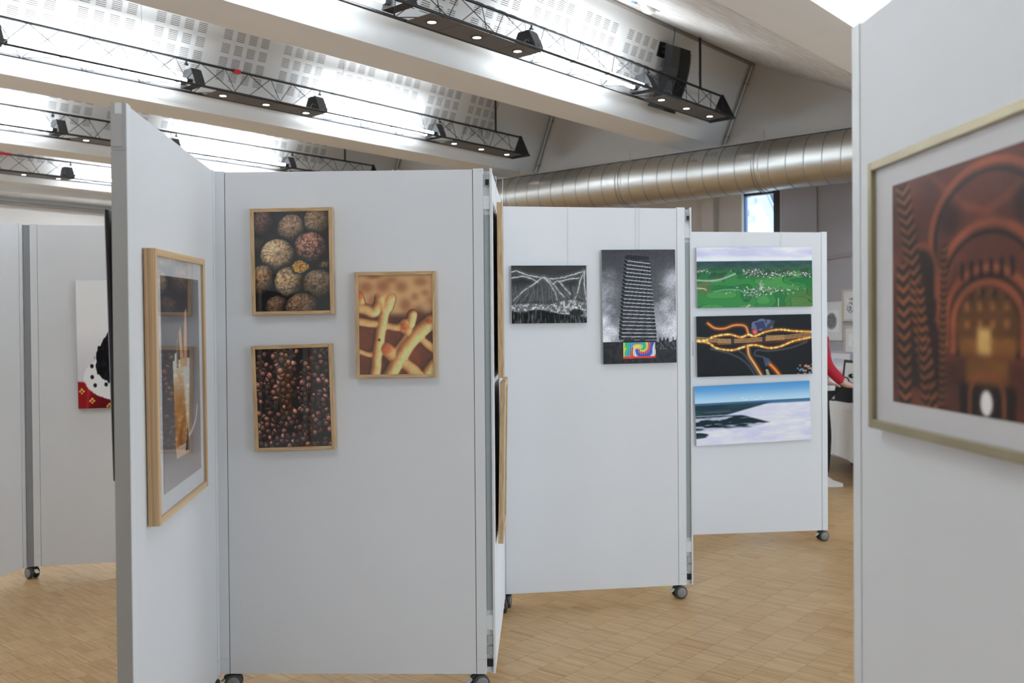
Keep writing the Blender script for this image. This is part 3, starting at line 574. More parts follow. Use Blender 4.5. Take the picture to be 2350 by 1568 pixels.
# ------------------------------------------------------------------ floor: mosaic parquet blocks
ROW = .149
def build_floor():
    fl = struct(MB().box(X0, X1, Y0, Y1, -.06, -.0025).build('floor', M_under))
    t = .0008; hs = ROW / 2 - t; v = [(-hs, -hs, -.004), (hs, -hs, -.004), (hs, hs, -.004), (-hs, hs, -.004)]; k = hs - .0006
    v += [(-hs, -hs, -.0006), (hs, -hs, -.0006), (hs, hs, -.0006), (-hs, hs, -.0006), (-k, -k, 0), (k, -k, 0), (k, k, 0), (-k, k, 0)]
    fc = [(8, 9, 10, 11)] + [(i, (i + 1) % 4, 4 + (i + 1) % 4, 4 + i) for i in range(4)] + [(4 + i, 4 + (i + 1) % 4, 8 + (i + 1) % 4, 8 + i) for i in range(4)]
    bm = MB().add(v, fc).mesh('parquet_block'); bm.materials.append(M_floor)
    segs = [(Vector(a), Vector(b)) for a, b in PANELS.values()]
    def hidden(x, y):
        p = Vector((x, y))
        for a, b in segs:
            e = b - a; den = p.x * e.y - p.y * e.x
            if abs(den) < 1e-9: continue
            s = (a.x * e.y - a.y * e.x) / den; u = (a.x * p.y - a.y * p.x) / den
            if 0 < s < 1 and 0 <= u <= 1 and EYE * (1 - s) > .085 and EYE * (1 - s) < 2.18: return True
        return False
    rnd = random.Random(3); cells = []; cand = []
    j0 = int((Y0 - 2.033) / ROW) + 1; j1 = int((Y1 - 2.033) / ROW) - 1
    for j in range(j0, j1):
        y = 2.033 + (j + .5) * ROW; sh = rnd.randrange(7) * ROW / 7
        for i in range(int(X0 / ROW) + 1, int(X1 / ROW) - 1):
            x = i * ROW + sh + ROW / 2
            if x > X1 - .1: continue
            d = Vector((x, y, -EYE)); z = d.dot(_f)
            if z > .5:
                px, py = CX + F_PX * d.dot(_r2) / z, CY - F_PX * d.dot(_u2) / z
                if -20 < px < 2370 and py < 1600 and not hidden(x, y): cand.append((z, len(cells)))
            cells.append((x, y))
    near = set(i for z, i in sorted(cand)[:300])
    far = MB()
    for i, (x, y) in enumerate(cells):
        if i in near: link('parquet_block', bm, None, fl, (x, y, 0))
        else: far.add([(a + x, b + y, c) for a, b, c in v], fc)
    o = far.build('parquet_field', M_floor, fl); o['kind'] = 'stuff'
build_floor()

# ------------------------------------------------------------------ saw-tooth ceiling with perforated boards
E1S = [-3.1, -.35, 2.42, 5.14, 7.89, 10.74, 13.70]; ZBS = [ZB] * 6 + [3.61]; SW = .45; DY, DZ = .38, .88; SL = math.hypot(DY, DZ)
ceiling = struct(empty('ceiling', (0, 0, ZB)))
def local(p): return (p[0], p[1], p[2] - ZB)
def steep(i, x, s, off=0.):           # point on the steep face of bay i, s metres up from its lower edge
    k = s / SL; return local((x, E1S[i] - DY * k - off * DZ / SL, ZBS[i] + DZ * k - off * DY / SL))
SLOT0, SLOT1 = .30, .83
def board_mesh(i):
    tops = [.782, .656, .530, .404]; sy = [(SLOT0, 0)]
    for t in tops[::-1]:
        for r in range(6): a = t - .083 + r * .0155; sy.append((a, 1)); sy.append((a + .0052, 0))
    ys = [p[0] for p in sy] + [SLOT1]; hole_y = [p[1] for p in sy]
    xs = [0]; hole_x = []
    for c in range(4): a = .06 + c * .133; hole_x.append(0); xs.append(a); hole_x.append(1); xs.append(a + .086)
    hole_x.append(0); xs.append(.66)
    b = MB(); v = []; nx = len(xs)
    for s in ys:
        for x in xs: v.append(steep(i, x, s))
    f = [(r * nx + c, r * nx + c + 1, (r + 1) * nx + c + 1, (r + 1) * nx + c) for r in range(len(ys) - 1) for c in range(nx - 1) if not (hole_y[r] and hole_x[c])]
    me = b.add(v, f).mesh('perforated_board'); me.materials.append(M_ceil); return me
PHASE = {3: 6.656 - .06, 4: 4.825 - .06, 5: 5.10, 6: 5.30}
XL = 1.6
for i, e in enumerate(E1S):
    zb = ZBS[i]
    if i in PHASE:
        st = PHASE[i]
        while st > XL: st -= .66
        st += .66; en = st
        bmesh_ = board_mesh(i)
        while en < 8.4: link('perforated_board', bmesh_, None, ceiling, (en, 0, 0)); en += .66
        b = MB().quad(steep(i, st, SLOT0, -.02), steep(i, en, SLOT0, -.02), steep(i, en, SLOT1, -.02), steep(i, st, SLOT1, -.02)); b.build('board_backing', M_slotback, ceiling)
        b = MB()
        for (xa, xb, s0, s1) in ((X0, XB, 0, SLOT0), (X0, XB, SLOT1, SL), (X0, st, SLOT0, SLOT1), (en, XB, SLOT0, SLOT1)):
            b.quad(steep(i, xa, s0), steep(i, xb, s0), steep(i, xb, s1), steep(i, xa, s1))
        b.build('beam_face', M_ceil, ceiling)
    else:
        MB().quad(steep(i, X0, 0), steep(i, XB, 0), steep(i, XB, SL), steep(i, X0, SL)).build('beam_face', M_ceil, ceiling)
    ye = Y1 if i == 6 else e + SW
    MB().quad(local((X0, e, zb)), local((XB, e, zb)), local((XB, ye, zb)), local((X0, ye, zb))).build('beam_soffit', M_soffit, ceiling)
    ya, za = (Y0, ZB) if i == 0 else (E1S[i - 1] + SW, ZB)
    MB().quad(local((X0, ya, za)), local((XB, ya, za)), local((XB, e - DY, zb + DZ)), local((X0, e - DY, zb + DZ))).build('ceiling_slope', M_slope, ceiling)
    struct(MB().box(X0, XB - .02, e - DY - .03, e - DY + .01, zb + DZ - .035, zb + DZ - .008).build('trim_%d' % (i + 1), mat('ridge_strip', (.24, .21, .19), .6)))
MB().quad(local((XB, Y0, ZB)), local((X1, Y0, ZB)), local((X1, Y1, ZB)), local((XB, Y1, ZB))).build('end_soffit', M_soffit, ceiling)

# ------------------------------------------------------------------ walls
def wall(name, along, c, a0, a1, z0, z1, holes, th, material):
    """wall in the plane along='x' (y=c) or 'y' (x=c) with rectangular openings, th thick outwards"""
    us = sorted({a0, a1} | {h[0] for h in holes} | {h[1] for h in holes}); zs = sorted({z0, z1} | {h[2] for h in holes} | {h[3] for h in holes}); b = MB()
    lo, hi = min(c, c + th), max(c, c + th)
    for u0, u1 in zip(us[:-1], us[1:]):
        for w0, w1 in zip(zs[:-1], zs[1:]):
            um, wm = (u0 + u1) / 2, (w0 + w1) / 2
            if any(h[0] < um < h[1] and h[2] < wm < h[3] for h in holes): continue
            if along == 'x': b.box(u0, u1, lo, hi, w0, w1)
            else: b.box(lo, hi, u0, u1, w0, w1)
    return struct(b.build(name, material))
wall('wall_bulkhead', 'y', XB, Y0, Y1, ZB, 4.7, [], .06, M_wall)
WIN = (5.064, 5.583, .9, 3.25)
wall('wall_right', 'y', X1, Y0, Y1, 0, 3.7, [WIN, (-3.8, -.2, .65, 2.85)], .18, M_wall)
wall('wall_back', 'x', Y0, X0, X1, 0, 4.7, [(.4, 3.6, .65, 2.85), (5.4, 8.6, .65, 2.85)], -.18, M_wallfar)
wall('wall_left', 'y', X0, Y0, Y1, 0, 4.7, [(7.8, 11.8, .65, 2.85)], -.18, M_wallfar)
wall('wall_far', 'x', Y1, X0, X1, 0, 4.7, [], .15, M_wallfar)
# pier with an oblique face right of the small window
PA, PD = Vector((11.0, 4.565)), Vector((-.682, -.731)); PB = PA + PD * 2.3
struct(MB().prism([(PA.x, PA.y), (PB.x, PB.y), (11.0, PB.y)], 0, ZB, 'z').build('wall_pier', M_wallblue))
struct(MB().box(10.965, 11.0, 4.58, 5.03, 0, ZB).build('wall_recess', M_wallblue))
struct(MB().box(10.90, 11.0, 5.93, 6.10, 0, ZB).build('trim_8', M_wall))
def window(n, along, c, h, frame=.07, mullions=1, m=M_winframe):
    a0, a1, z0, z1 = h; e = empty('window_%d' % n, (0, 0, 0)); struct(e)
    def bx(u0, u1, w0, w1, d0, d1, nm, mm):
        b = MB(); (b.box(u0, u1, c + d0, c + d1, w0, w1) if along == 'x' else b.box(c + d0, c + d1, u0, u1, w0, w1)); b.build(nm, mm, e)
    for u0, u1, w0, w1 in ((a0, a0 + frame, z0, z1), (a1 - frame, a1, z0, z1), (a0 + frame, a1 - frame, z0, z0 + frame), (a0 + frame, a1 - frame, z1 - frame, z1)): bx(u0, u1, w0, w1, -.03, .03, 'window_frame', m)
    st = (a1 - a0) / (mullions + 1)
    for k in range(mullions): bx(a0 + st * (k + 1) - .03, a0 + st * (k + 1) + .03, z0 + frame, z1 - frame, -.025, .025, 'mullion', m)
    for k in range(mullions + 1): bx(max(a0 + frame, a0 + st * k + (.03 if k else 0)), min(a1 - frame, a0 + st * (k + 1) - (.03 if k < mullions else 0)), z0 + frame, z1 - frame, -.004, .004, 'window_pane', M_pane)
    return e
e = struct(empty('window_1'))       # the slim window that shows under the duct: heavy dark frame on the right
MB().box(11.06, 11.16, 5.064, 5.178, .9, 3.25).build('window_frame', M_winframe, e)
MB().box(11.08, 11.14, 5.572, 5.583, .9, 3.25).build('window_frame', mat('blue_film', (.08, .16, .42), .4), e)
for a, b in ((.9, .96), (3.19, 3.25)): MB().box(11.07, 11.15, 5.178, 5.572, a, b).build('window_frame', M_winframe, e)
MB().box(11.10, 11.108, 5.178, 5.572, .96, 3.19).build('window_pane', M_pane, e)
window(2, 'x', Y0 - .09, (.4, 3.6, .65, 2.85), mullions=2); window(3, 'x', Y0 - .09, (5.4, 8.6, .65, 2.85), mullions=2); window(4, 'y', X1 + .09, (-3.8, -.2, .65, 2.85), mullions=2); window(5, 'y', X0 - .09, (7.8, 11.8, .65, 2.85), mullions=2)
# rail on the oblique wall
rz = math.atan2(PD.y, PD.x)
q = struct(MB().box(.08, 2.2, -.03, -.002, 2.30, 2.345).build('trim_9', mat('rail_paint', (.36, .31, .32), .6))); q.location = (PA.x, PA.y, 0); q.rotation_euler = (0, 0, rz)
for n, (x0, x1, y0, y1) in enumerate(((X0 + .001, X1 - .001, Y1 - .015, Y1), (X0 + .001, X1 - .001, Y0, Y0 + .015))):
    struct(MB().box(x0, x1, y0, y1, 0, .09).build('baseboard_' + ('far', 'back')[n], M_wallfar))

# house across the street, seen through the slim window
hx = 19.0
def fp(px, py): p = at_x(px, py, hx); return (p.y, p.z)
h = empty('neighbouring_house', (hx, 9, 0))
gl = fp(1660, 700)[0]; roof = [fp(1742, 437), fp(1772, 505)]; sl = (roof[1][1] - roof[0][1]) / (roof[1][0] - roof[0][0])
yr = roof[1][0] - 1.0; ytop = roof[0][0] + 2.2; ztop = roof[0][1] + sl * (ytop - roof[0][0]); zr = roof[0][1] + sl * (yr - roof[0][0])
def hl(poly, d0, d1, nm, mm): b = MB().prism([(y - 9, z) for y, z in poly], d0, d1, 'x'); return b.build(nm, mm, h)
hl([(yr, -2), (yr, zr), (ytop, ztop), (2 * ytop - yr, zr), (2 * ytop - yr, -2)], 0, .2, 'facade', M_facade)
hl([(yr - .12, zr - .05 - .12 * sl), (ytop, ztop - .05), (ytop, ztop + .36), (yr - .12, zr + .36 - .12 * sl)], -.14, .02, 'verge_board', M_trimout)
hl([(yr - .12, zr + .36 - .12 * sl), (ytop, ztop + .36), (ytop, ztop + 2.4), (yr - .12 - 3, zr + 2.4 - .12 * sl), (yr - 3, zr - 2.5)], .05, .3, 'slate_roof', M_slate)
for (xa, ya, xb, yb) in ((1712, 483, 1719, 497), (1713, 440, 1723, 455)):
    a, b = fp(xa, ya), fp(xb, yb); w = MB().box(-.02, .05, b[0] - 9, a[0] - 9, b[1], a[1]).build('house_window', mat('dim_window', (.34, .36, .42), .3), h)
    MB().box(-.12, .0, b[0] - 9 - .14, a[0] - 9 + .06, b[1] - .13, b[1] - .01).build('sill', M_trimout, w)
tag(h, 'bright white gable house with slate roof outside the slim window', 'house')

# ------------------------------------------------------------------ display panels on castors
def make_castor_meshes():
    hs = MB().tube((0, 0, .066), (0, 0, .079), .009, 10).box(-.007, .02, -.008, .008, .03, .068)
    hs.prism([(-.030, .062), (-.012, .071), (.018, .071), (.03, .056), (.0, .046), (-.02, .046)], -.011, .011, 'y')
    hs = hs.mesh('castor'); hs.materials.append(M_tyre)
    wl = MB(); wl.lathe([(0, -.0105), (.024, -.0105), (.033, -.0095), (.0365, -.006), (.0365, .006), (.033, .0095), (.024, .0095), (0, .0095)], (0, 0, 0), 24, 'y'); wl = wl.mesh('wheel'); wl.materials.append(M_tyre)
    hb = MB(); hb.lathe([(0, -.0125), (.022, -.0120), (.0275, -.0098), (.0275, -.008)], (0, 0, 0), 24, 'y'); hb = hb.mesh('hub_cap'); hb.materials.append(M_hub)
    lv = MB().prism([(-.028, .060), (-.046, .046), (-.050, .040), (-.036, .040), (-.022, .052)], -.010, .010, 'y').mesh('brake_lever'); lv.materials.append(mat('pale_lever', (.55, .56, .56), .5))
    return hs, wl, hb, lv
CASTOR = make_castor_meshes(); M_jointgrey = mat('grey_joint', (.50, .51, .52), .7)
def castor(parent, x, y, rz):
    c = link('castor', CASTOR[0], None, parent, (x, y, 0), (0, 0, rz))
    for s in (-1, 1):
        w = link('wheel', CASTOR[1], None, c, (.010, s * .020, .0365), (0, 0, 0 if s < 0 else math.pi))
        link('hub_cap', CASTOR[2], None, c, (.010, s * .0205, .0365), (0, 0, 0 if s < 0 else math.pi))
    link('brake_lever', CASTOR[3], None, c)
def panel(key, label, left='plain', right='plain', castors=((1, .3), (1, .3)), joint=None, hinge=False):
    (ax, ay), (bx, by) = PANELS[key]; w = math.hypot(bx - ax, by - ay); t = .045; z0, z1 = .078, 2.178
    e = tag(empty('display_panel', (ax, ay, 0), math.atan2(by - ay, bx - ax)), label, 'display panel', 'mobile white display panels')
    MB().cbox(.0425, w - .0425, .001, t - .001, z0, z1 - .002, .0006).build('board', M_white, e)
    for s, kind in ((0, left), (1, right)):
        X = lambda q: q if s == 0 else w - q
        def bx_(b, q0, q1, y0, y1, za, zb): return b.box(min(X(q0), X(q1)), max(X(q0), X(q1)), y0, y1, za, zb)
        b = MB()
        if kind == 'channel':
            for y0, y1 in ((0, .009), (t - .009, t)): bx_(b, 0, .040, y0, y1, z0, z1 + .004)
            bx_(b, .014, .040, .009, t - .009, z0, z1 - .02)
        else: bx_(b, 0, .040, 0, t, z0, z1 + .002)
        p = b.build('post', M_post, e)
        g = MB(); bx_(g, .040, .0425, .004, t - .004, z0, z1 - .004); g.build('joint_strip', joint or M_jointgrey, e)
        g = MB(); bx_(g, -.0004, .0402, -.0004, t + .0004, z0 + .062, z0 + .0628); g.build('foot_joint', M_edge, p)
        if kind == 'channel':
            g = MB(); bx_(g, .010, .014, .011, t - .011, .34, 1.99); g.build('channel_insert', M_channel, p)
            g = MB(); bx_(g, .002, .014, .0095, t - .0095, z1 - .145, z1 - .10).box(0, 0, 0, 0, 0, 0) if False else bx_(g, .002, .014, .0095, t - .0095, z1 - .165, z1 - .11); g.build('end_block', M_post, p)
            g = MB(); bx_(g, .001, .014, .010, t - .010, z1 - .068, z1 - .022); lb = g.build('latch_block', M_channel, p)
            g = MB(); bx_(g, .0, .012, .012, t - .018, z1 - .066, z1 - .042); g.build('latch', M_black, p)
            for k, (za, zb) in enumerate(((.20, .235), (.155, .19), (.105, .14))):
                g = MB(); bx_(g, .003, .014, .011, t - .011, za, zb); g.build('end_bracket', (M_endcover, M_endcover, M_black)[k], p)
            g = MB(); bx_(g, .002, .014, .0095, t - .0095, .26, .32); g.build('end_block', M_post, p)
        if kind == 'cover':
            g = MB(); bx_(g, -.004, 0, .001, t - .001, z0, z1 - .14); bx_(g, -.004, 0, .001, t - .001, z1 - .135, z1 - .03); bx_(g, -.004, 0, .001, .012, z1 - .03, z1 + .004); bx_(g, -.004, 0, t - .012, t - .001, z1 - .03, z1 + .004)
            g.build('end_cover', M_endcover, p)
            g = MB(); bx_(g, -.006, -.004, .012, t - .006, z1 - .125, z1 - .035); g.build('end_plug', mat('grey_plug', (.43, .42, .415), .5), p)
        if castors[s][0]: castor(e, (-.012 if hinge else .040) if s == 0 else w - .040, t / 2, castors[s][1])
    if hinge: MB().box(-.037, -.001, .0, .03, z0, z1 - .004).build('hinge_post', M_hinge, e)
    return e
M_hinge = mat('grey_hinge_post', (.27, .27, .29), .6)
panel('A', 'white display panel at far left foreground, side-on, holding the iced drink picture', left='cover', castors=((1, .2), (1, 1.9)))
panel('B', 'large white display panel at centre with walnut, waffle and coffee bean pictures', right='plain', castors=((1, .2), (1, .4)), joint=M_gap)
panel('P', 'white display panel seen almost edge-on behind the right edge of the walnut panel', left='channel', castors=((0, 0), (1, .2)))
panel('C', 'white display panel with the two black and white prints', right='channel', castors=((1, 1.2), (1, .15)))
panel('Q', 'white display panel hidden behind the black and white prints, reaching back to the aerial views', left='channel', castors=((0, 0), (0, 0)))
panel('D', 'white display panel with three stacked aerial view prints', castors=((1, .3), (1, .1)))
panel('E', 'white display panel at the right edge holding the church interior picture', castors=((1, .2), (1, .2)))
panel('F', 'white display panel at far left behind, holding the fur-collar portrait', hinge=True, castors=((1, 2.4), (1, .2)))
panel('G', 'white display panel cut by the left edge of the photo, without pictures', castors=((1, .2), (0, 0)))

# ------------------------------------------------------------------ pictures
def hang(name, key, u, z, off, tilt=0., lean=0.):
    (ax, ay), (bx, by) = PANELS[key]; q = pt_line((ax, ay), (bx, by), u, off)
    e = empty(name, (q.x, q.y, z), math.atan2(by - ay, bx - ax), tilt); e.rotation_euler[0] = lean; return e
def lines(e, key, z, h, us, off=.004, top=2.179):
    for u in us:
        MB().tube((u, off, h / 2 - .02), (u + .004, off, top - z - .002), .0011, 5).path([(u + .004, off, top - z - .002), (u + .004, off + .006, top - z + .002)], .0011, 5).build('hanging_line', M_wire, e)
def framed(name, key, u, z, w, h, img, label, cat='framed picture', tilt=0., fw=.015, depth=.03, mats=None, frame=(None, None), printmat=None, glass=True, gap=.002, lean=0., linesat=(-.06, .06), group=None, front_lip=.004, matcol=None, gain=1.5, twist=0., glassmat=None):
    e = tag(hang(name, key, u, z, gap, tilt, lean), label, cat, group); d = -depth; mv, mh = frame; e.rotation_euler[2] += twist
    for s in (-1, 1):
        x0, x1 = sorted((s * w / 2, s * (w / 2 - fw))); MB().cbox(x0, x1, d, 0, -h / 2, h / 2, .0012).build('frame_side', mv, e)
        z0, z1 = sorted((s * h / 2, s * (h / 2 - fw))); MB().cbox(-w / 2 + fw, w / 2 - fw, d + .0003, 0, z0, z1, .0012).build('frame_rail', mh, e)
    MB().box(-w / 2 + fw, w / 2 - fw, -.008, -.004, -h / 2 + fw, h / 2 - fw).build('backing', M_backing, e)
    iw, ih = w - 2 * fw, h - 2 * fw; yf = d + front_lip + .006
    if mats:
        l, r, t, b = mats
        MB().box(-iw / 2, iw / 2, yf + .0012, yf + .004, -ih / 2, ih / 2).build('mat_board', matcol or M_matboard, e)
        pw, ph, px, pz = iw - l - r, ih - t - b, (l - r) / 2, (b - t) / 2
    else: pw, ph, px, pz = iw, ih, 0, 0
    o = link('print', picture_mesh('print', img, pw, ph, printmat or M_print, gain), None, e, (px, yf, pz))
    if glass: MB().box(-iw / 2, iw / 2, d + front_lip, d + front_lip + .002, -ih / 2, ih / 2).build('glass', glassmat or M_glass, e)
    if linesat: lines(e, key, z, h, linesat)
    return e
OAK = (M_oak, M_oakh)
framed('framed_picture', 'B', .328, 1.801, .341, .441, art_walnuts(), 'oak-framed photo of walnuts, upper left on the centre panel', tilt=-.010, gain=1.9, frame=OAK, linesat=(-.02,))
framed('framed_picture', 'B', .756, 1.5355, .335, .439, art_waffle(), 'oak-framed photo of golden waffles on the centre panel', tilt=-.006, gain=1.6, frame=OAK, linesat=(-.012, .012))
framed('framed_picture', 'B', .328, 1.237, .336, .439, art_coffee(), 'oak-framed photo of roasted coffee beans below the walnuts', tilt=-.027, gain=1.9, frame=OAK, linesat=())
framed('framed_picture', 'A', .487, 1.349, .672, .860, art_drink(), 'striped pine-framed picture of an iced drink in a glass, seen at a slant', tilt=-.022, fw=.022, depth=.036, mats=(.07, .045, .058, .058), frame=(M_pine, M_pineh), linesat=(-.04, .04))
framed('framed_picture', 'E', .580, 1.578, .87, .55, art_cathedral(), 'gold-framed photo of a striped church interior at the right edge', fw=.018, depth=.026, mats=(.077, .077, .043, .043), frame=(M_gold, M_gold), linesat=(-.11, .2), matcol=mat('grey_mat', (.64, .62, .63), .7), glassmat=M_matteglass, gain=1.35)
framed('framed_picture', 'P', .30, 1.68, .40, .75, art_sketch(1, 50, 70), 'upper of two pale wooden frames seen edge-on beside the tall joint', fw=.03, depth=.022, mats=(.05, .05, .05, .05), frame=(M_oak, M_oakh), gap=.010, lean=.0, twist=.030, linesat=(-.1,))
framed('framed_picture', 'P', .36, .94, .50, .69, art_sketch(2, 50, 70), 'lower of two pale wooden frames seen edge-on, tipping outwards at the top', fw=.03, depth=.022, mats=(.05, .05, .05, .05), frame=(M_oak, M_oakh), gap=.014, lean=.02, twist=.01, linesat=(-.1,))
def board_print(key, u, z, w, h, img, label, tilt=0., th=.010, gap=.010, m=None, name='print_board', cat='photo print', group=None, linesat=(-.1, .1), gain=1.25):
    e = tag(hang(name, key, u, z, gap, tilt), label, cat, group)
    MB().box(-w / 2, w / 2, -th, 0, -h / 2, h / 2).build('board', M_edge, e); MB().box(-w * .35, w * .35, 0, gap - .0005, h * .2, h * .2 + .03).build('hanging_batten', M_edge, e)
    link('print', picture_mesh('print', img, w - .001, h - .001, m or M_gloss, gain), None, e, (0, -th - .0004, 0)); lines(e, key, z, h, linesat, gap - .005) if linesat else None
    return e
def art_dusk(w, h): return art_fog(w, h)
board_print('C', .289, 1.700, .415, .313, art_mountains(), 'black and white mountain print with bright ridge lines', -.005, linesat=(.11,))
board_print('C', .793, 1.632, .419, .626, art_tower(), 'tall black and white print of a tower block with colourful mural', -.010, linesat=(-.01, .01))
D0 = .046
board_print('D', .618 + D0, 1.8605, .834, .417, art_village(), 'top print on its panel: green fields and villages from the air', -.010, linesat=(-.15, .2))
board_print('D', .6135 + D0, 1.3875, .832, .419, art_night(), 'middle print on its panel: road junction glowing orange at night', -.015, linesat=())
board_print('D', .602 + D0, .9155, .834, .413, art_fog(), 'bottom print on its panel: white fog below a blue sky', -.035, linesat=())
board_print('F', .533, 1.442, .53, .792, art_portrait(), 'portrait of black fur above a spotted white collar and red robe', -.01, th=.022, gap=.004, m=M_print, gain=1.55, name='canvas_print', linesat=(-.05, .05))
board_print('Q', .30, 1.395, .40, .08, art_fog(60, 20), 'narrow dark blue print edge peeking out between two display panels', 0, th=.018, gap=.004, linesat=(), name='print_board')
# dark frame hanging on the back of the left panel, seen edge-on
(ax, ay), (bx, by) = PANELS['A']; q = pt_line((ax, ay), (bx, by), .36, -.0555)
e = tag(empty('framed_picture', (q.x, q.y, 1.475), math.atan2(by - ay, bx - ax) + math.pi), 'dark brown frame seen edge-on behind the left foreground panel', 'framed picture'); e.rotation_euler[0] = .021
for s in (-1, 1):
    x0, x1 = sorted((s * .33, s * .30)); MB().cbox(x0, x1, -.013, .0, -.40, .40, .003).build('frame_side', M_darkframe, e)
    z0, z1 = sorted((s * .40, s * .37)); MB().cbox(-.30, .30, -.013, .0, z0, z1, .003).build('frame_rail', M_darkframe, e)
MB().box(-.30, .30, -.007, -.002, -.37, .37).build('mat_board', M_matboard, e); link('print', picture_mesh('print', art_sketch(0, 50, 66), .48, .6, M_print), None, e, (0, -.0076, 0))

# ------------------------------------------------------------------ ceiling trusses with their lamps
TZ, TB, TH = 3.90, 3.66, .137
def tmesh(p0, p1, r, n=6):
    me = MB().tube(p0, p1, r, n).mesh('brace'); me.materials.append(M_black); return me
BR = {}
STEP = .245
for nm, (ya, za, yb, zb) in {'front': (-TH, 0, 0, TZ - TB), 'rear': (TH, 0, 0, TZ - TB), 'base': (-TH, 0, TH, 0)}.items():
    BR[nm] = (tmesh((0, ya, za), (STEP, yb, zb), .0035), tmesh((0, yb, zb), (STEP, ya, za), .0035))
def housing_mesh():
    b = MB(); pr = [(-.125, .0), (.125, .0), (.105, .05), (.062, .135), (.050, .150), (-.050, .150), (-.062, .135), (-.105, .05)]
    b.prism(pr, 0, .10, 'x'); me = b.mesh('end_housing'); me.materials.append(M_blackplastic); return me
HOUS = housing_mesh()
SOCK = MB().tube((0, 0, 0), (.05, 0, 0), .019, 12).mesh('tube_socket'); SOCK.materials.append(M_blackplastic)
TUBE = MB().tube((0, 0, 0), (1.50, 0, 0), .0135, 14).mesh('tube'); TUBE.materials.append(M_tube)
PLATE = MB().box(0, 1.20, -.118, .118, 0, .003); [PLATE.box(x, x + .004, -.11, .11, -.002, .0) for x in (.30, .62, .92)]; PLATE = PLATE.mesh('plate'); PLATE.materials.append(M_plate)
RING = MB().lathe([(.031, -.003), (.045, -.004), (.049, 0), (.045, .004)], n=24).mesh('spot_ring'); RING.materials.append(mat('dark_spot_ring', (.07, .065, .06), .4, .5))
LENS = MB().lathe([(0, 0), (.018, -.001), (.032, .001)], n=20).mesh('spot_lens'); LENS.materials.append(M_spot)
LOOP = MB().path([(0, -.05, .01), (.0, -.05, .05), (.015, -.052, .075), (.04, -.055, .08), (.06, -.06, .06), (.065, -.06, .012)], .002, 5).mesh('cable_loop'); LOOP.materials.append(mat('clear_cable', (.45, .33, .25), .5))
def fluorescent(x, y, label):
    e = tag(empty('fluorescent_light', (x, y, TB)), label, 'fluorescent light', 'twin tube lights in the trusses')
    link('end_housing', HOUS, None, e, (-.13, 0, .012)); link('end_housing', HOUS, None, e, (1.53, 0, .012))
    for s in (-1, 1):
        link('tube', TUBE, None, e, (0, s * .052, .045))
        link('tube_socket', SOCK, None, e, (-.035, s * .052, .045)); link('tube_socket', SOCK, None, e, (1.485, s * .052, .045))
def spots(x, y, label):
    e = tag(empty('spotlight_strip', (x, y, TB)), label, 'spotlights', 'grey spotlight plates in the trusses')
    link('plate', PLATE, None, e, (0, 0, -.008))
    for k in range(3):
        r = link('spot_ring', RING, None, e, (.13 + .46 * k, 0, -.010)); link('spot_lens', LENS, None, r, (0, 0, -.001)); link('cable_loop', LOOP, None, r, (.02, 0, .01))
def truss(T, xe, label, names, dropx=None, wires=(), n_left=-3.2, tapes=()):
    e = tag(empty('lighting_truss', (xe, T, TB)), label, 'truss', 'triangular ceiling trusses'); L = xe - n_left
    for y, z in ((-TH, 0), (TH, 0), (0, TZ - TB)): MB().tube((-L, y, z), (0, y, z), .0115, 10).build('chord', M_black, e)
    n = int(L / STEP)
    for k in range(n):
        for nm, ph in (('front', 0), ('rear', 1), ('base', 0)):
            link('brace', BR[nm][(k + ph) % 2], None, e, (-STEP * (k + 1), 0, 0))
    MB().prism([(-TH - .012, -.014), (TH + .012, -.014), (.012, TZ - TB + .016), (-.012, TZ - TB + .016)], -.012, .0, 'x').build('end_plate', M_black, e)
    if dropx is not None:
        b = MB(); x = dropx - xe; zt = 4.42 - TB
        b.path([(x, .0, TZ - TB), (x + .006, .006, TZ - TB + .12), (x, .0, TZ - TB + .3), (x - .004, .0, zt)], .013, 8)
        for a in range(5): b.path([(x - .004, 0, zt - .01), (x - .004 + .03 * math.cos(a * 1.3), .03 * math.sin(a * 1.3), zt + .045)], .0035, 5)
        b.build('cable_bundle', M_black, e)
    for wx in wires:
        x = wx - xe; MB().path([(x, 0, TZ - TB), (x, 0, 4.40 - TB)], .0022, 5).path([(x - .02, 0, TZ - TB - .025), (x - .015, 0, TZ - TB + .03), (x, 0, TZ - TB + .06), (x + .015, 0, TZ - TB + .03), (x + .02, 0, TZ - TB - .025)], .003, 5).build('suspension_wire', M_steelwire, e)
    for tx, m in tapes: MB().box(tx - xe, tx - xe + .07, -.016, .016, TZ - TB - .018, TZ - TB + .016).build('tape_wrap', m, e)
    for k, cx_ in enumerate((-1.42, -3.1, -4.55)):
        MB().path([(cx_, 0, TZ - TB - .01), (cx_, 0, TZ - TB - .04)], .008, 6).path([(cx_ - .014, 0, TZ - TB - .04), (cx_ + .014, 0, TZ - TB - .04)], .012, 8).build('cable_clamp', M_black, e)
    x = xe - .10; k = 0; lab = lambda kind, i: (kind % ('first', 'second', 'third', 'fourth', 'fifth')[i]) + ' ' + names
    while x > n_left + .5:
        spots(x - 1.22, T, lab('grey plate with three lit spots, %s from the tip,', k)); 
        if x - 3.03 < n_left + .2: break
        fluorescent(x - 2.97, T, lab('lit pair of white tubes, %s from the tip,', k)); x -= 3.0; k += 1
truss(4.67, 8.79, 'black triangular truss nearest the camera, crossing above the silver duct', 'on the nearest truss', 8.335, (6.15,))
truss(7.53, 8.95, 'black triangular truss with a red tape mark, second from the camera', 'on the second truss', 8.48, (3.99, 6.15), tapes=((4.87, M_red),))
truss(10.39, 9.03, 'black triangular truss third from the camera, dipping behind the centre panel', 'on the third truss', 8.5, (6.2,))
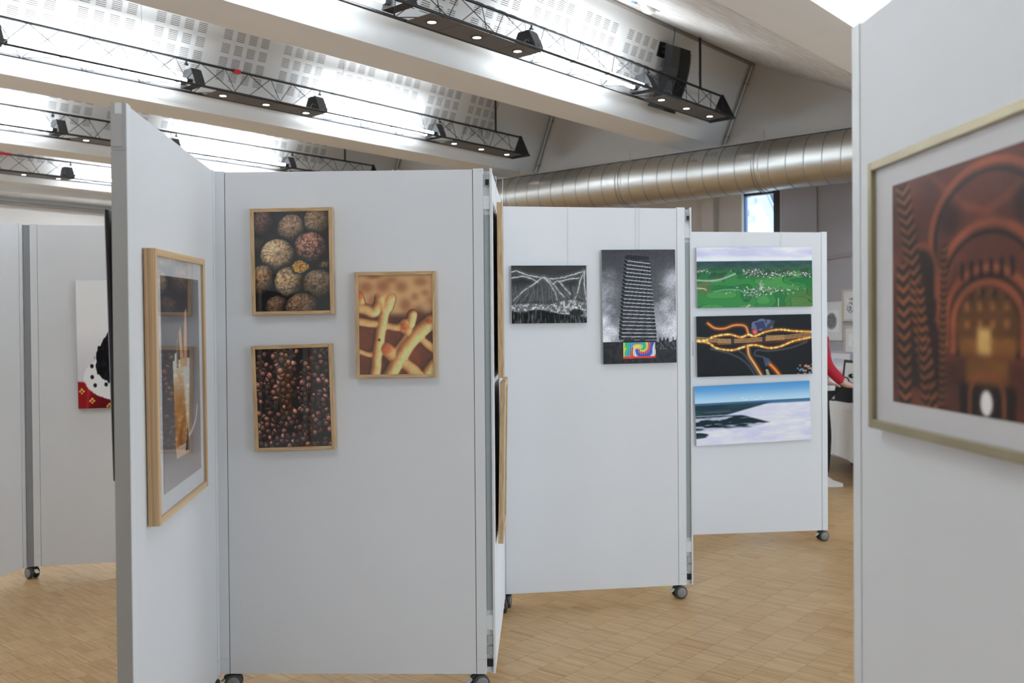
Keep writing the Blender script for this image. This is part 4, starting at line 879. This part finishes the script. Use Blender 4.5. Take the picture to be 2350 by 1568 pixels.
truss(13.25, 9.05, 'black triangular truss farthest away with red tape near the left edge', 'on the farthest truss', None, (6.6,), tapes=((4.95, M_red), (5.02, M_red), (5.09, M_red)))
truss(1.82, 8.8, 'black triangular truss overhead, hidden above the right panel', 'on the overhead truss')

# ------------------------------------------------------------------ galvanised spiral duct along the end wall
DX, DZc, DR = 9.11, 3.180, .256
e = tag(empty('ventilation_duct', (DX, 5, DZc)), 'wide silver spiral duct running under the ceiling beams', 'duct')
b = MB(); n = 48
y_ = -4.9; ring = []
b.lathe([(DR, -9.9), (DR, 9.5)], (0, 0, 0), n, 'y'); b.build('duct_wall', M_galv, e)
RM = MB().lathe([(DR - .001, -.006), (DR + .005, -.003), (DR + .005, .003), (DR - .001, .006)], (0, 0, 0), n, 'y').mesh('duct_seam'); RM.materials.append(M_seam)
CM = MB().lathe([(DR - .001, -.04), (DR + .006, -.034), (DR + .004, -.02), (DR + .004, .02), (DR + .006, .034), (DR - .001, .04)], (0, 0, 0), n, 'y').mesh('duct_coupling'); CM.materials.append(M_galv)
for k in range(46): link('duct_seam', RM, None, e, (0, 1.6 + .186 * k - 5, 0), (.045, 0, .0))
for yy in (4.35, 6.02, 7.7): link('duct_coupling', CM, None, e, (0, yy - 5, 0))
for yy in (4.36, 6.02, 7.7): MB().path([(0, yy - 5, DR + .005), (0, yy - 5, ZB + .6 - DZc if False else ZB - DZc)], .003, 5).path([((DR + .007) * math.sin(a), yy - 5, (DR + .007) * math.cos(a)) for a in np.linspace(0, 2 * math.pi, 33)], .004, 5).build('hanger', M_steelwire, e)
def scribble(y, z, pts, sc):
    o = []
    for u, v in pts:
        zz = z + v * sc; a = math.asin(max(-1, min(1, zz / DR))); o.append((-(DR + .0006) * math.cos(a), y - u * sc - 5, zz))
    return o
w1 = [(.9, .9), (.4, 1.1), (0, .8), (.5, .5), (.8, .2), (.3, -.2), (-.1, 0)]; ww = [(1.2, .4), (1.4, 0), (1.7, .5), (1.9, 0), (2.1, .5), (2.4, .1), (2.6, .5), (2.9, 0), (3.0, .9), (3.1, 0), (3.5, .3), (3.3, .5), (3.4, 0), (3.9, .5), (3.7, .2), (4.1, 0)]
b = MB().path(scribble(5.20, .105, w1, .045), .0016, 4).path(scribble(5.20, .105, ww, .045), .0016, 4)
for k in range(3): b.path(scribble(4.93 - .05 * k, .145, [(.5 + .5 * math.cos(t), .5 + .6 * math.sin(t)) for t in np.linspace(.4, 6.2, 9)], .03), .0016, 4)
b.build('pen_note', M_gap, e)

# ------------------------------------------------------------------ far wall: white duct and curtain rail
e = tag(empty('wall_duct', (3.5, 14.18, 3.62)), 'white round duct along the far wall at upper left', 'duct')
MB().lathe([(.15, -7.3), (.15, 6.0)], (0, 0, 0), 32, 'x').build('duct_wall', M_ceil, e)
for k in range(5): MB().lathe([(.149, -.012), (.155, -.008), (.155, .008), (.149, .012)], (-4.5 + 2.2 * k, 0, 0), 32, 'x').build('duct_joint', M_ceil, e)
for k in range(4): MB().path([(-4 + 2.9 * k, .0, .0), (-4 + 2.9 * k, .42, .0)], .012, 6).build('wall_bracket', M_steelwire, e)
e = tag(empty('curtain_rail', (3.5, 14.5, 3.43)), 'pale grooved rail on the far wall below the white duct', 'rail')
MB().box(-7.3, 6.5, -.04, .1, -.02, .02).build('rail_body', M_ceil, e); MB().box(-7.3, 6.5, -.042, -.0395, -.008, .006).build('rail_groove', mat('rail_groove', (.25, .22, .2), .6), e); MB().box(-7.3, 6.5, -.05, .1, -.034, -.021).build('rail_lip', mat('rail_lip', (.42, .38, .35), .6), e)

# ------------------------------------------------------------------ conduits at the ends of the bays
def conduit(i, label, dx=.035):
    p0 = Vector((XB - dx, E1S[i] - DY - .02, ZBS[i] + DZ - .05)); p1 = Vector((XB - dx, E1S[i] - .06, ZBS[i] + .02)); c = (p0 + p1) / 2
    e = tag(empty('conduit_pipe', p1), label, 'pipe', 'steel pipes in the ceiling bays'); MB().tube(p0 - p1, (0, 0, 0), .016, 12).build('pipe', M_conduit, e)
    d = (p0 - p1).normalized()
    for t in (.10, .78): q = (p0 - p1) * t; MB().tube(q - d * .012, q + d * .012, .022, 12).box(q.x, q.x + dx, q.y - .012, q.y + .012, q.z - .01, q.z + .01).build('pipe_clip', M_steelwire, e)
    q = p0 - p1; MB().tube(q, q + d * .05, .02, 10).build('pipe_elbow', mat('brass_elbow', (.30, .20, .12), .5, .4), e)
conduit(3, 'thin steel pipe slanting down the end wall above the duct, nearest the right panel')
conduit(4, 'thin steel pipe slanting down the end wall left of the nearest ceiling beam')
conduit(5, 'short visible end of a steel pipe above the centre panel')

# ------------------------------------------------------------------ curved loudspeaker on the steep face of the nearest bay
def on_steep(px, py, off):
    # point on the plane parallel to the steep face of bay 3, off metres in front of it
    n = Vector((0, -DZ, -DY)) / SL; p0 = Vector((0, E1S[3], ZB)) + n * off; d = ray(px, py); return Vector((0, 0, EYE)) + d * ((p0 - Vector((0, 0, EYE))).dot(n) / d.dot(n))
nst = Vector((0, -DZ, -DY)) / SL
lft = [(1538, 102), (1536, 128), (1533, 152), (1526, 180), (1517, 205), (1507, 228), (1496, 246)]; rgt = [(1579, 116), (1579, 138), (1576, 162), (1570, 188), (1562, 214), (1553, 238), (1543, 260)]
org = on_steep(1545, 180, .0); e = tag(empty('loudspeaker', org), 'black curved loudspeaker mounted behind the nearest truss', 'loudspeaker')
v = []; K = len(lft)
for l, r in zip(lft, rgt):
    a, c = on_steep(*l, .15), on_steep(*r, .15)
    for t, o in ((0, -.055), (0, .035), (.22, .075), (.78, .075), (1, .035), (1, -.055)): v.append(a.lerp(c, t) + nst * o - org)
f = [(6 * k + i, 6 * k + (i + 1) % 6, 6 * k + 6 + (i + 1) % 6, 6 * k + 6 + i) for k in range(K - 1) for i in range(6)] + [tuple(range(6)), tuple(range(6 * K - 1, 6 * K - 7, -1))]
MB().add(v, f).build('speaker_body', M_speaker, e)
v2 = []
for l, r in zip(lft, rgt):
    a, c = on_steep(*l, .15), on_steep(*r, .15)
    for t in (.27, .73): v2.append(a.lerp(c, t) + nst * .078 - org)
MB().add(v2, [(2 * k, 2 * k + 1, 2 * k + 3, 2 * k + 2) for k in range(K - 1)], True).build('speaker_grille', mat('speaker_grille', (.008, .008, .009), .7, bump=.4, bscale=700), e)
pl = [on_steep(x, y, .006) - org for x, y in ((1514, 95), (1530, 99), (1522, 134), (1506, 128))]; MB().add([p for p in pl] + [p + nst * .012 for p in pl], [(0, 1, 2, 3), (4, 5, 6, 7), (0, 1, 5, 4), (1, 2, 6, 5), (2, 3, 7, 6), (3, 0, 4, 7)]).build('wall_plate', M_black, e)
for yy in (105, 118): MB().tube(on_steep(1519, yy, .01) - org, on_steep(1541, yy + 5, .13) - org, .016, 8).build('bracket_arm', M_black, e)
c = [on_steep(1545, 101, .15) - org]; c += [on_steep(1547, 90, .13) - org, on_steep(1549, 74, .06) - org, on_steep(1547, 64, .03) - org]; MB().path(c, .004, 5).build('speaker_cable', M_black, e)

# ------------------------------------------------------------------ smoke detector on the sloping white ceiling
sl_n = Vector((0, 4.76 - 2.87, .88)).normalized(); nrm = Vector((0, .88, -1.89)).normalized()
def on_slope(px, py, off=0.):
    p0 = Vector((0, E1S[2] + SW, ZB)) + nrm * off; d = ray(px, py); return Vector((0, 0, EYE)) + d * ((p0 - Vector((0, 0, EYE))).dot(nrm) / d.dot(nrm))
p = on_slope(1489, 16); e = tag(empty('smoke_detector', p), 'white round smoke detector with a red stripe on the sloping ceiling', 'smoke detector')
e.rotation_euler = Vector((0, 0, -1)).rotation_difference(nrm).to_euler()
MB().box(-.11, .09, -.06, .09, -.008, -.001).build('base_plate', M_plastic, e)
MB().lathe([(.0, -.055), (.03, -.055), (.045, -.047), (.048, -.038), (.062, -.034), (.068, -.022), (.066, -.008)], n=28).build('detector_head', M_plastic, e)
MB().box(-.10, -.02, .062, .082, -.011, -.0075).build('red_stripe', M_red, e); MB().box(-.16, -.115, .04, .075, -.02, -.001).build('cable_connector', mat('blue_connector', (.35, .5, .6), .5), e)

# ------------------------------------------------------------------ corner behind the panels: table, frames, visitor
ang = math.atan2(PD.y, PD.x); NP = Vector((PD.y, -PD.x))           # along the oblique wall, and out of it
def on_pier(px, py, off=0.):
    n = Vector((NP.x, NP.y, 0)); p0 = Vector((PA.x, PA.y, 0)) + n * off; d = ray(px, py); return Vector((0, 0, EYE)) + d * ((p0 - Vector((0, 0, EYE))).dot(n) / d.dot(n))
def small_frame(tl, br, off, fw, m, img, label, lean=0., mw=.05, depth=.022):
    a, c = on_pier(*tl, off), on_pier(*br, off); w = (Vector((c.x, c.y)) - Vector((a.x, a.y))).dot(PD); h = a.z - c.z; ctr = (a + c) / 2
    e = tag(empty('framed_picture', ctr, ang), label, 'framed picture', 'small frames in the corner behind the panels'); e.rotation_euler[0] = lean
    for s in (-1, 1):
        x0, x1 = sorted((s * w / 2, s * (w / 2 - fw))); MB().box(x0, x1, -depth, 0, -h / 2, h / 2).build('frame_side', m, e); z0, z1 = sorted((s * h / 2, s * (h / 2 - fw))); MB().box(-w / 2 + fw, w / 2 - fw, -depth, 0, z0, z1).build('frame_rail', m, e)
    MB().box(-w / 2 + fw, w / 2 - fw, -.008, -.002, -h / 2 + fw, h / 2 - fw).build('mat_board', M_matboard, e)
    link('print', picture_mesh('print', img, max(w - 2 * fw - 2 * mw, .05), max(h - 2 * fw - 2 * mw, .05), M_print), None, e, (0, -.0085, 0)); return e
M_wf = mat('white_frame', (.72, .72, .72), .5); M_pf = mat('pale_wood_frame', (.62, .54, .42), .5); M_lf = mat('lavender_frame', (.42, .42, .50), .5)
small_frame((1884, 695), (1936.5, 782), .006, .022, M_wf, art_sketch(0), 'white-framed grey drawing on the corner wall beside the aerial prints', mw=.075)
small_frame((1936, 666), (1982, 737), .006, .022, M_pf, art_sketch(1), 'upper pale wooden frame on the corner wall, cut by the right panel', mw=.07)
small_frame((1940, 748), (1986, 815), .006, .022, M_pf, art_sketch(2), 'lower pale wooden frame on the corner wall, cut by the right panel', mw=.07)
# table with a white cloth
tp = at_z(1909, 921, .75); TA = Vector((tp.x, tp.y)) - PD * .7; TLen, TDep, TH_ = 2.0, .58, .75
e = tag(empty('table', (TA.x, TA.y, 0), ang), 'folding table under a white cloth in the corner behind the panels', 'table')
MB().box(.02, TLen - .02, .02, TDep - .02, .705, .735).build('table_top', M_edge, e)
for x in (.12, TLen - .12):
    for y in (.08, TDep - .08): MB().tube((x, y, 0), (x, y, .705), .016, 8).build('leg', M_black, e)
def cloth():
    b = MB(); per = []; N1, N2 = 60, 22
    per += [(TLen * i / N1, 0, 0, -1) for i in range(N1)] + [(TLen, TDep * i / N2, 1, 0) for i in range(N2)] + [(TLen - TLen * i / N1, TDep, 0, 1) for i in range(N1)] + [(0, TDep - TDep * i / N2, -1, 0) for i in range(N2)]
    n = len(per); R = 9; v = []
    for r in range(R):
        t = r / (R - 1)
        for i, (x, y, nx, ny) in enumerate(per):
            f = (math.sin(i * .55) * .6 + math.sin(i * .23 + 1.3) * .6) * .035 * t + .012 * t; hem = .21 + .02 * math.sin(i * .31)
            cn = 1.0
            v.append((x + nx * f, y + ny * f, TH_ - .002 + .002 - (TH_ - hem) * t - (.004 if r else 0)))
    c = len(v); v.append((TLen / 2, TDep / 2, TH_)); f = [(r * n + i, r * n + (i + 1) % n, (r + 1) * n + (i + 1) % n, (r + 1) * n + i) for r in range(R - 1) for i in range(n)] + [(c, (i + 1) % n, i) for i in range(n)]
    return b.add(v, f, True)
o = cloth().build('tablecloth', M_cloth); o.location = (TA.x, TA.y, 0); o.rotation_euler = (0, 0, ang); tag(o, 'creased white cloth hanging over the corner table', 'tablecloth')
def on_table(x, y, z=TH_ + .001): q = TA + PD * (x + .7) - NP * y; return (q.x, q.y, z)
# frames leaning on the table against the wall
def leaning(x, y, w, h, fw, m, img, label, lean=-.12, mw=.06):
    p = on_table(x, y); e = tag(empty('framed_picture', p, ang), label, 'framed picture', 'small frames in the corner behind the panels'); e.rotation_euler[0] = lean
    for s in (-1, 1):
        x0, x1 = sorted((s * w / 2, s * (w / 2 - fw))); MB().box(x0, x1, 0, .02, .003, h).build('frame_side', m, e)
    for z0 in (.003, h - fw): MB().box(-w / 2 + fw, w / 2 - fw, 0, .02, z0, z0 + fw).build('frame_rail', m, e)
    MB().box(-w / 2 + fw, w / 2 - fw, .008, .014, fw, h - fw).build('mat_board', M_matboard, e); link('print', picture_mesh('print', img, w - 2 * fw - 2 * mw, h - 2 * fw - 2 * mw, M_print), None, e, (0, .0075, h / 2))
leaning(.14, .15, .56, .42, .028, M_black, art_sketch(3, 70, 70), 'black-framed drawing of a dark eye leaning on the corner table')
leaning(-.45, .25, .50, .50, .02, M_lf, art_sketch(4), 'grey-lilac framed picture leaning behind the visitor in red')
# dark rounded bag, papers
p = on_table(.12, .085); e = tag(empty('handbag', p, ang), 'black rounded bag standing on the white corner table', 'bag')
pr = [(-.15, 0.002), (.15, .002), (.155, .09), (.13, .155), (.08, .195), (0, .21), (-.08, .195), (-.13, .155), (-.155, .09)]
MB().prism(pr, -.04, .04, 'y').build('bag_body', M_trousers, e); MB().path([(.09 * math.cos(a), 0, .2 + .05 * math.sin(a)) for a in np.linspace(0, math.pi, 9)], .007, 6).build('bag_handle', M_black, e)
for k, (x, y, w, d, m, lb) in enumerate(((-.12, .055, .16, .09, M_black, 'black flat folder at the front edge of the corner table'), (.42, .06, .22, .09, M_matboard, 'white sheet of paper lying on the corner table'))):
    o = MB().box(-w / 2, w / 2, -d / 2, d / 2, 0, .012 if k == 0 else .002).build(('folder', 'paper_sheet')[k], m); o.location = on_table(x, y + .01); o.rotation_euler = (0, 0, ang); tag(o, lb, ('folder', 'paper')[k])

# visitor in red, mostly hidden by the panel with the aerial prints
def skin(name, pts, edges, mm, parent, root=0, sub=2):
    me = bpy.data.meshes.new(name); me.from_pydata([p[:3] for p in pts], edges, []); me.materials.append(mm)
    o = bpy.data.objects.new(name, me); COL.objects.link(o); o.parent = parent
    md = o.modifiers.new('skin', 'SKIN'); md.use_smooth_shade = True
    for i, p in enumerate(pts):
        sv = me.skin_vertices[0].data[i]; r = p[3]; sv.radius = r if isinstance(r, tuple) else (r, r); sv.use_root = (i == root)
    sb = o.modifiers.new('sub', 'SUBSURF'); sb.levels = sub; sb.render_levels = sub; return o
p = at_z(1864, 1113, 0); person = empty('person', (p.x, p.y, 0), ang)
tag(person, 'person in a red sweater and black trousers standing behind the aerial prints', 'person')
# local frame: +y is where the person faces (the table), x to the side
body = [(0, 0, .95, (.15, .11)), (0, 0, 1.12, (.135, .10)), (0, -.005, 1.30, (.155, .11)), (0, 0, 1.44, (.10, .08)), (0, .005, 1.50, .055), (0, .02, 1.60, (.075, .09)), (0, .02, 1.70, (.07, .085)),
        (.17, 0, 1.41, .06), (.24, .03, 1.15, .045), (.22, .22, .98, .035), (.21, .29, .955, .03), (-.17, 0, 1.41, .06), (-.24, .03, 1.15, .045), (-.22, .20, .98, .035), (-.21, .27, .955, .03),
        (.09, .02, .86, .09), (.10, .07, .48, .06), (.10, .05, .09, .04), (.10, .15, .035, .035), (-.09, 0, .86, .09), (-.10, .01, .48, .06), (-.10, -.01, .09, .04), (-.10, .10, .035, .035)]
bed = [(0, 1), (1, 2), (2, 3), (3, 4), (4, 5), (5, 6), (3, 7), (7, 8), (8, 9), (9, 10), (3, 11), (11, 12), (12, 13), (13, 14), (0, 15), (15, 16), (16, 17), (17, 18), (0, 19), (19, 20), (20, 21), (21, 22)]
for s, base in ((1, 10), (-1, 14)):
    for k in range(5):
        i = len(body); bx0 = body[base]; sp = (-.030, -.014, .0, .014, .034)[k]; ln = (.07, .082, .088, .08, .055)[k]
        body += [(bx0[0] + sp, bx0[1] + .035, bx0[2] - .005, .0095), (bx0[0] + sp * 1.25, bx0[1] + .035 + ln * .55, bx0[2] - .012, .0088), (bx0[0] + sp * 1.3, bx0[1] + .03 + ln, bx0[2] - .035, .0075)]; bed += [(base, i), (i, i + 1), (i + 1, i + 2)]
skin('body', body, bed, M_skin, person)
sw = [(0, 0, .82, (.185, .145)), (0, 0, 1.12, (.165, .13)), (0, -.005, 1.30, (.185, .135)), (0, 0, 1.43, (.125, .105)), (0, .003, 1.475, .075), (.175, 0, 1.40, .078), (.25, .03, 1.15, .062), (.225, .20, .99, .047), (-.175, 0, 1.40, .078), (-.25, .03, 1.15, .062), (-.225, .18, .99, .047)]
skin('sweater', sw, [(0, 1), (1, 2), (2, 3), (3, 4), (3, 5), (5, 6), (6, 7), (3, 8), (8, 9), (9, 10)], M_sweater, person)
tr_ = [(0, 0, .95, (.165, .125)), (.09, .02, .83, .105), (.10, .07, .48, .078), (.10, .06, .09, .06), (-.09, 0, .83, .105), (-.10, .01, .48, .078), (-.10, 0, .09, .06)]
skin('trousers', tr_, [(0, 1), (1, 2), (2, 3), (0, 4), (4, 5), (5, 6)], M_trousers, person)
for s in (-1, 1): MB().prism([(y + (.05 if s > 0 else 0), z) for y, z in [(-.09, .0), (.19, .0), (.19, .03), (.10, .06), (.03, .10), (-.08, .10)]], s * .10 - .045, s * .10 + .045, 'x').build('shoe', M_shoe, person)
hr = [(0, -.01, 1.70, (.09, .10)), (0, -.035, 1.62, (.08, .07)), (0, -.04, 1.52, (.07, .05))]; skin('hair', hr, [(0, 1), (1, 2)], M_hair, person)
for s in (-1, 1): MB().lathe([(0, -.008), (.008, -.006), (.011, 0), (.008, .006), (0, .008)], (s * .032, .102, 1.645), 12, 'y').build('eye', M_black, person)
MB().path([(0, .105, 1.65), (0, .125, 1.615), (0, .108, 1.605)], [.008, .013, .008], 8).build('nose', M_skin, person); MB().path([(-.025, .100, 1.575), (0, .108, 1.572), (.025, .100, 1.575)], .006, 6).build('mouth', mat('lips', (.40, .16, .14), .5), person)
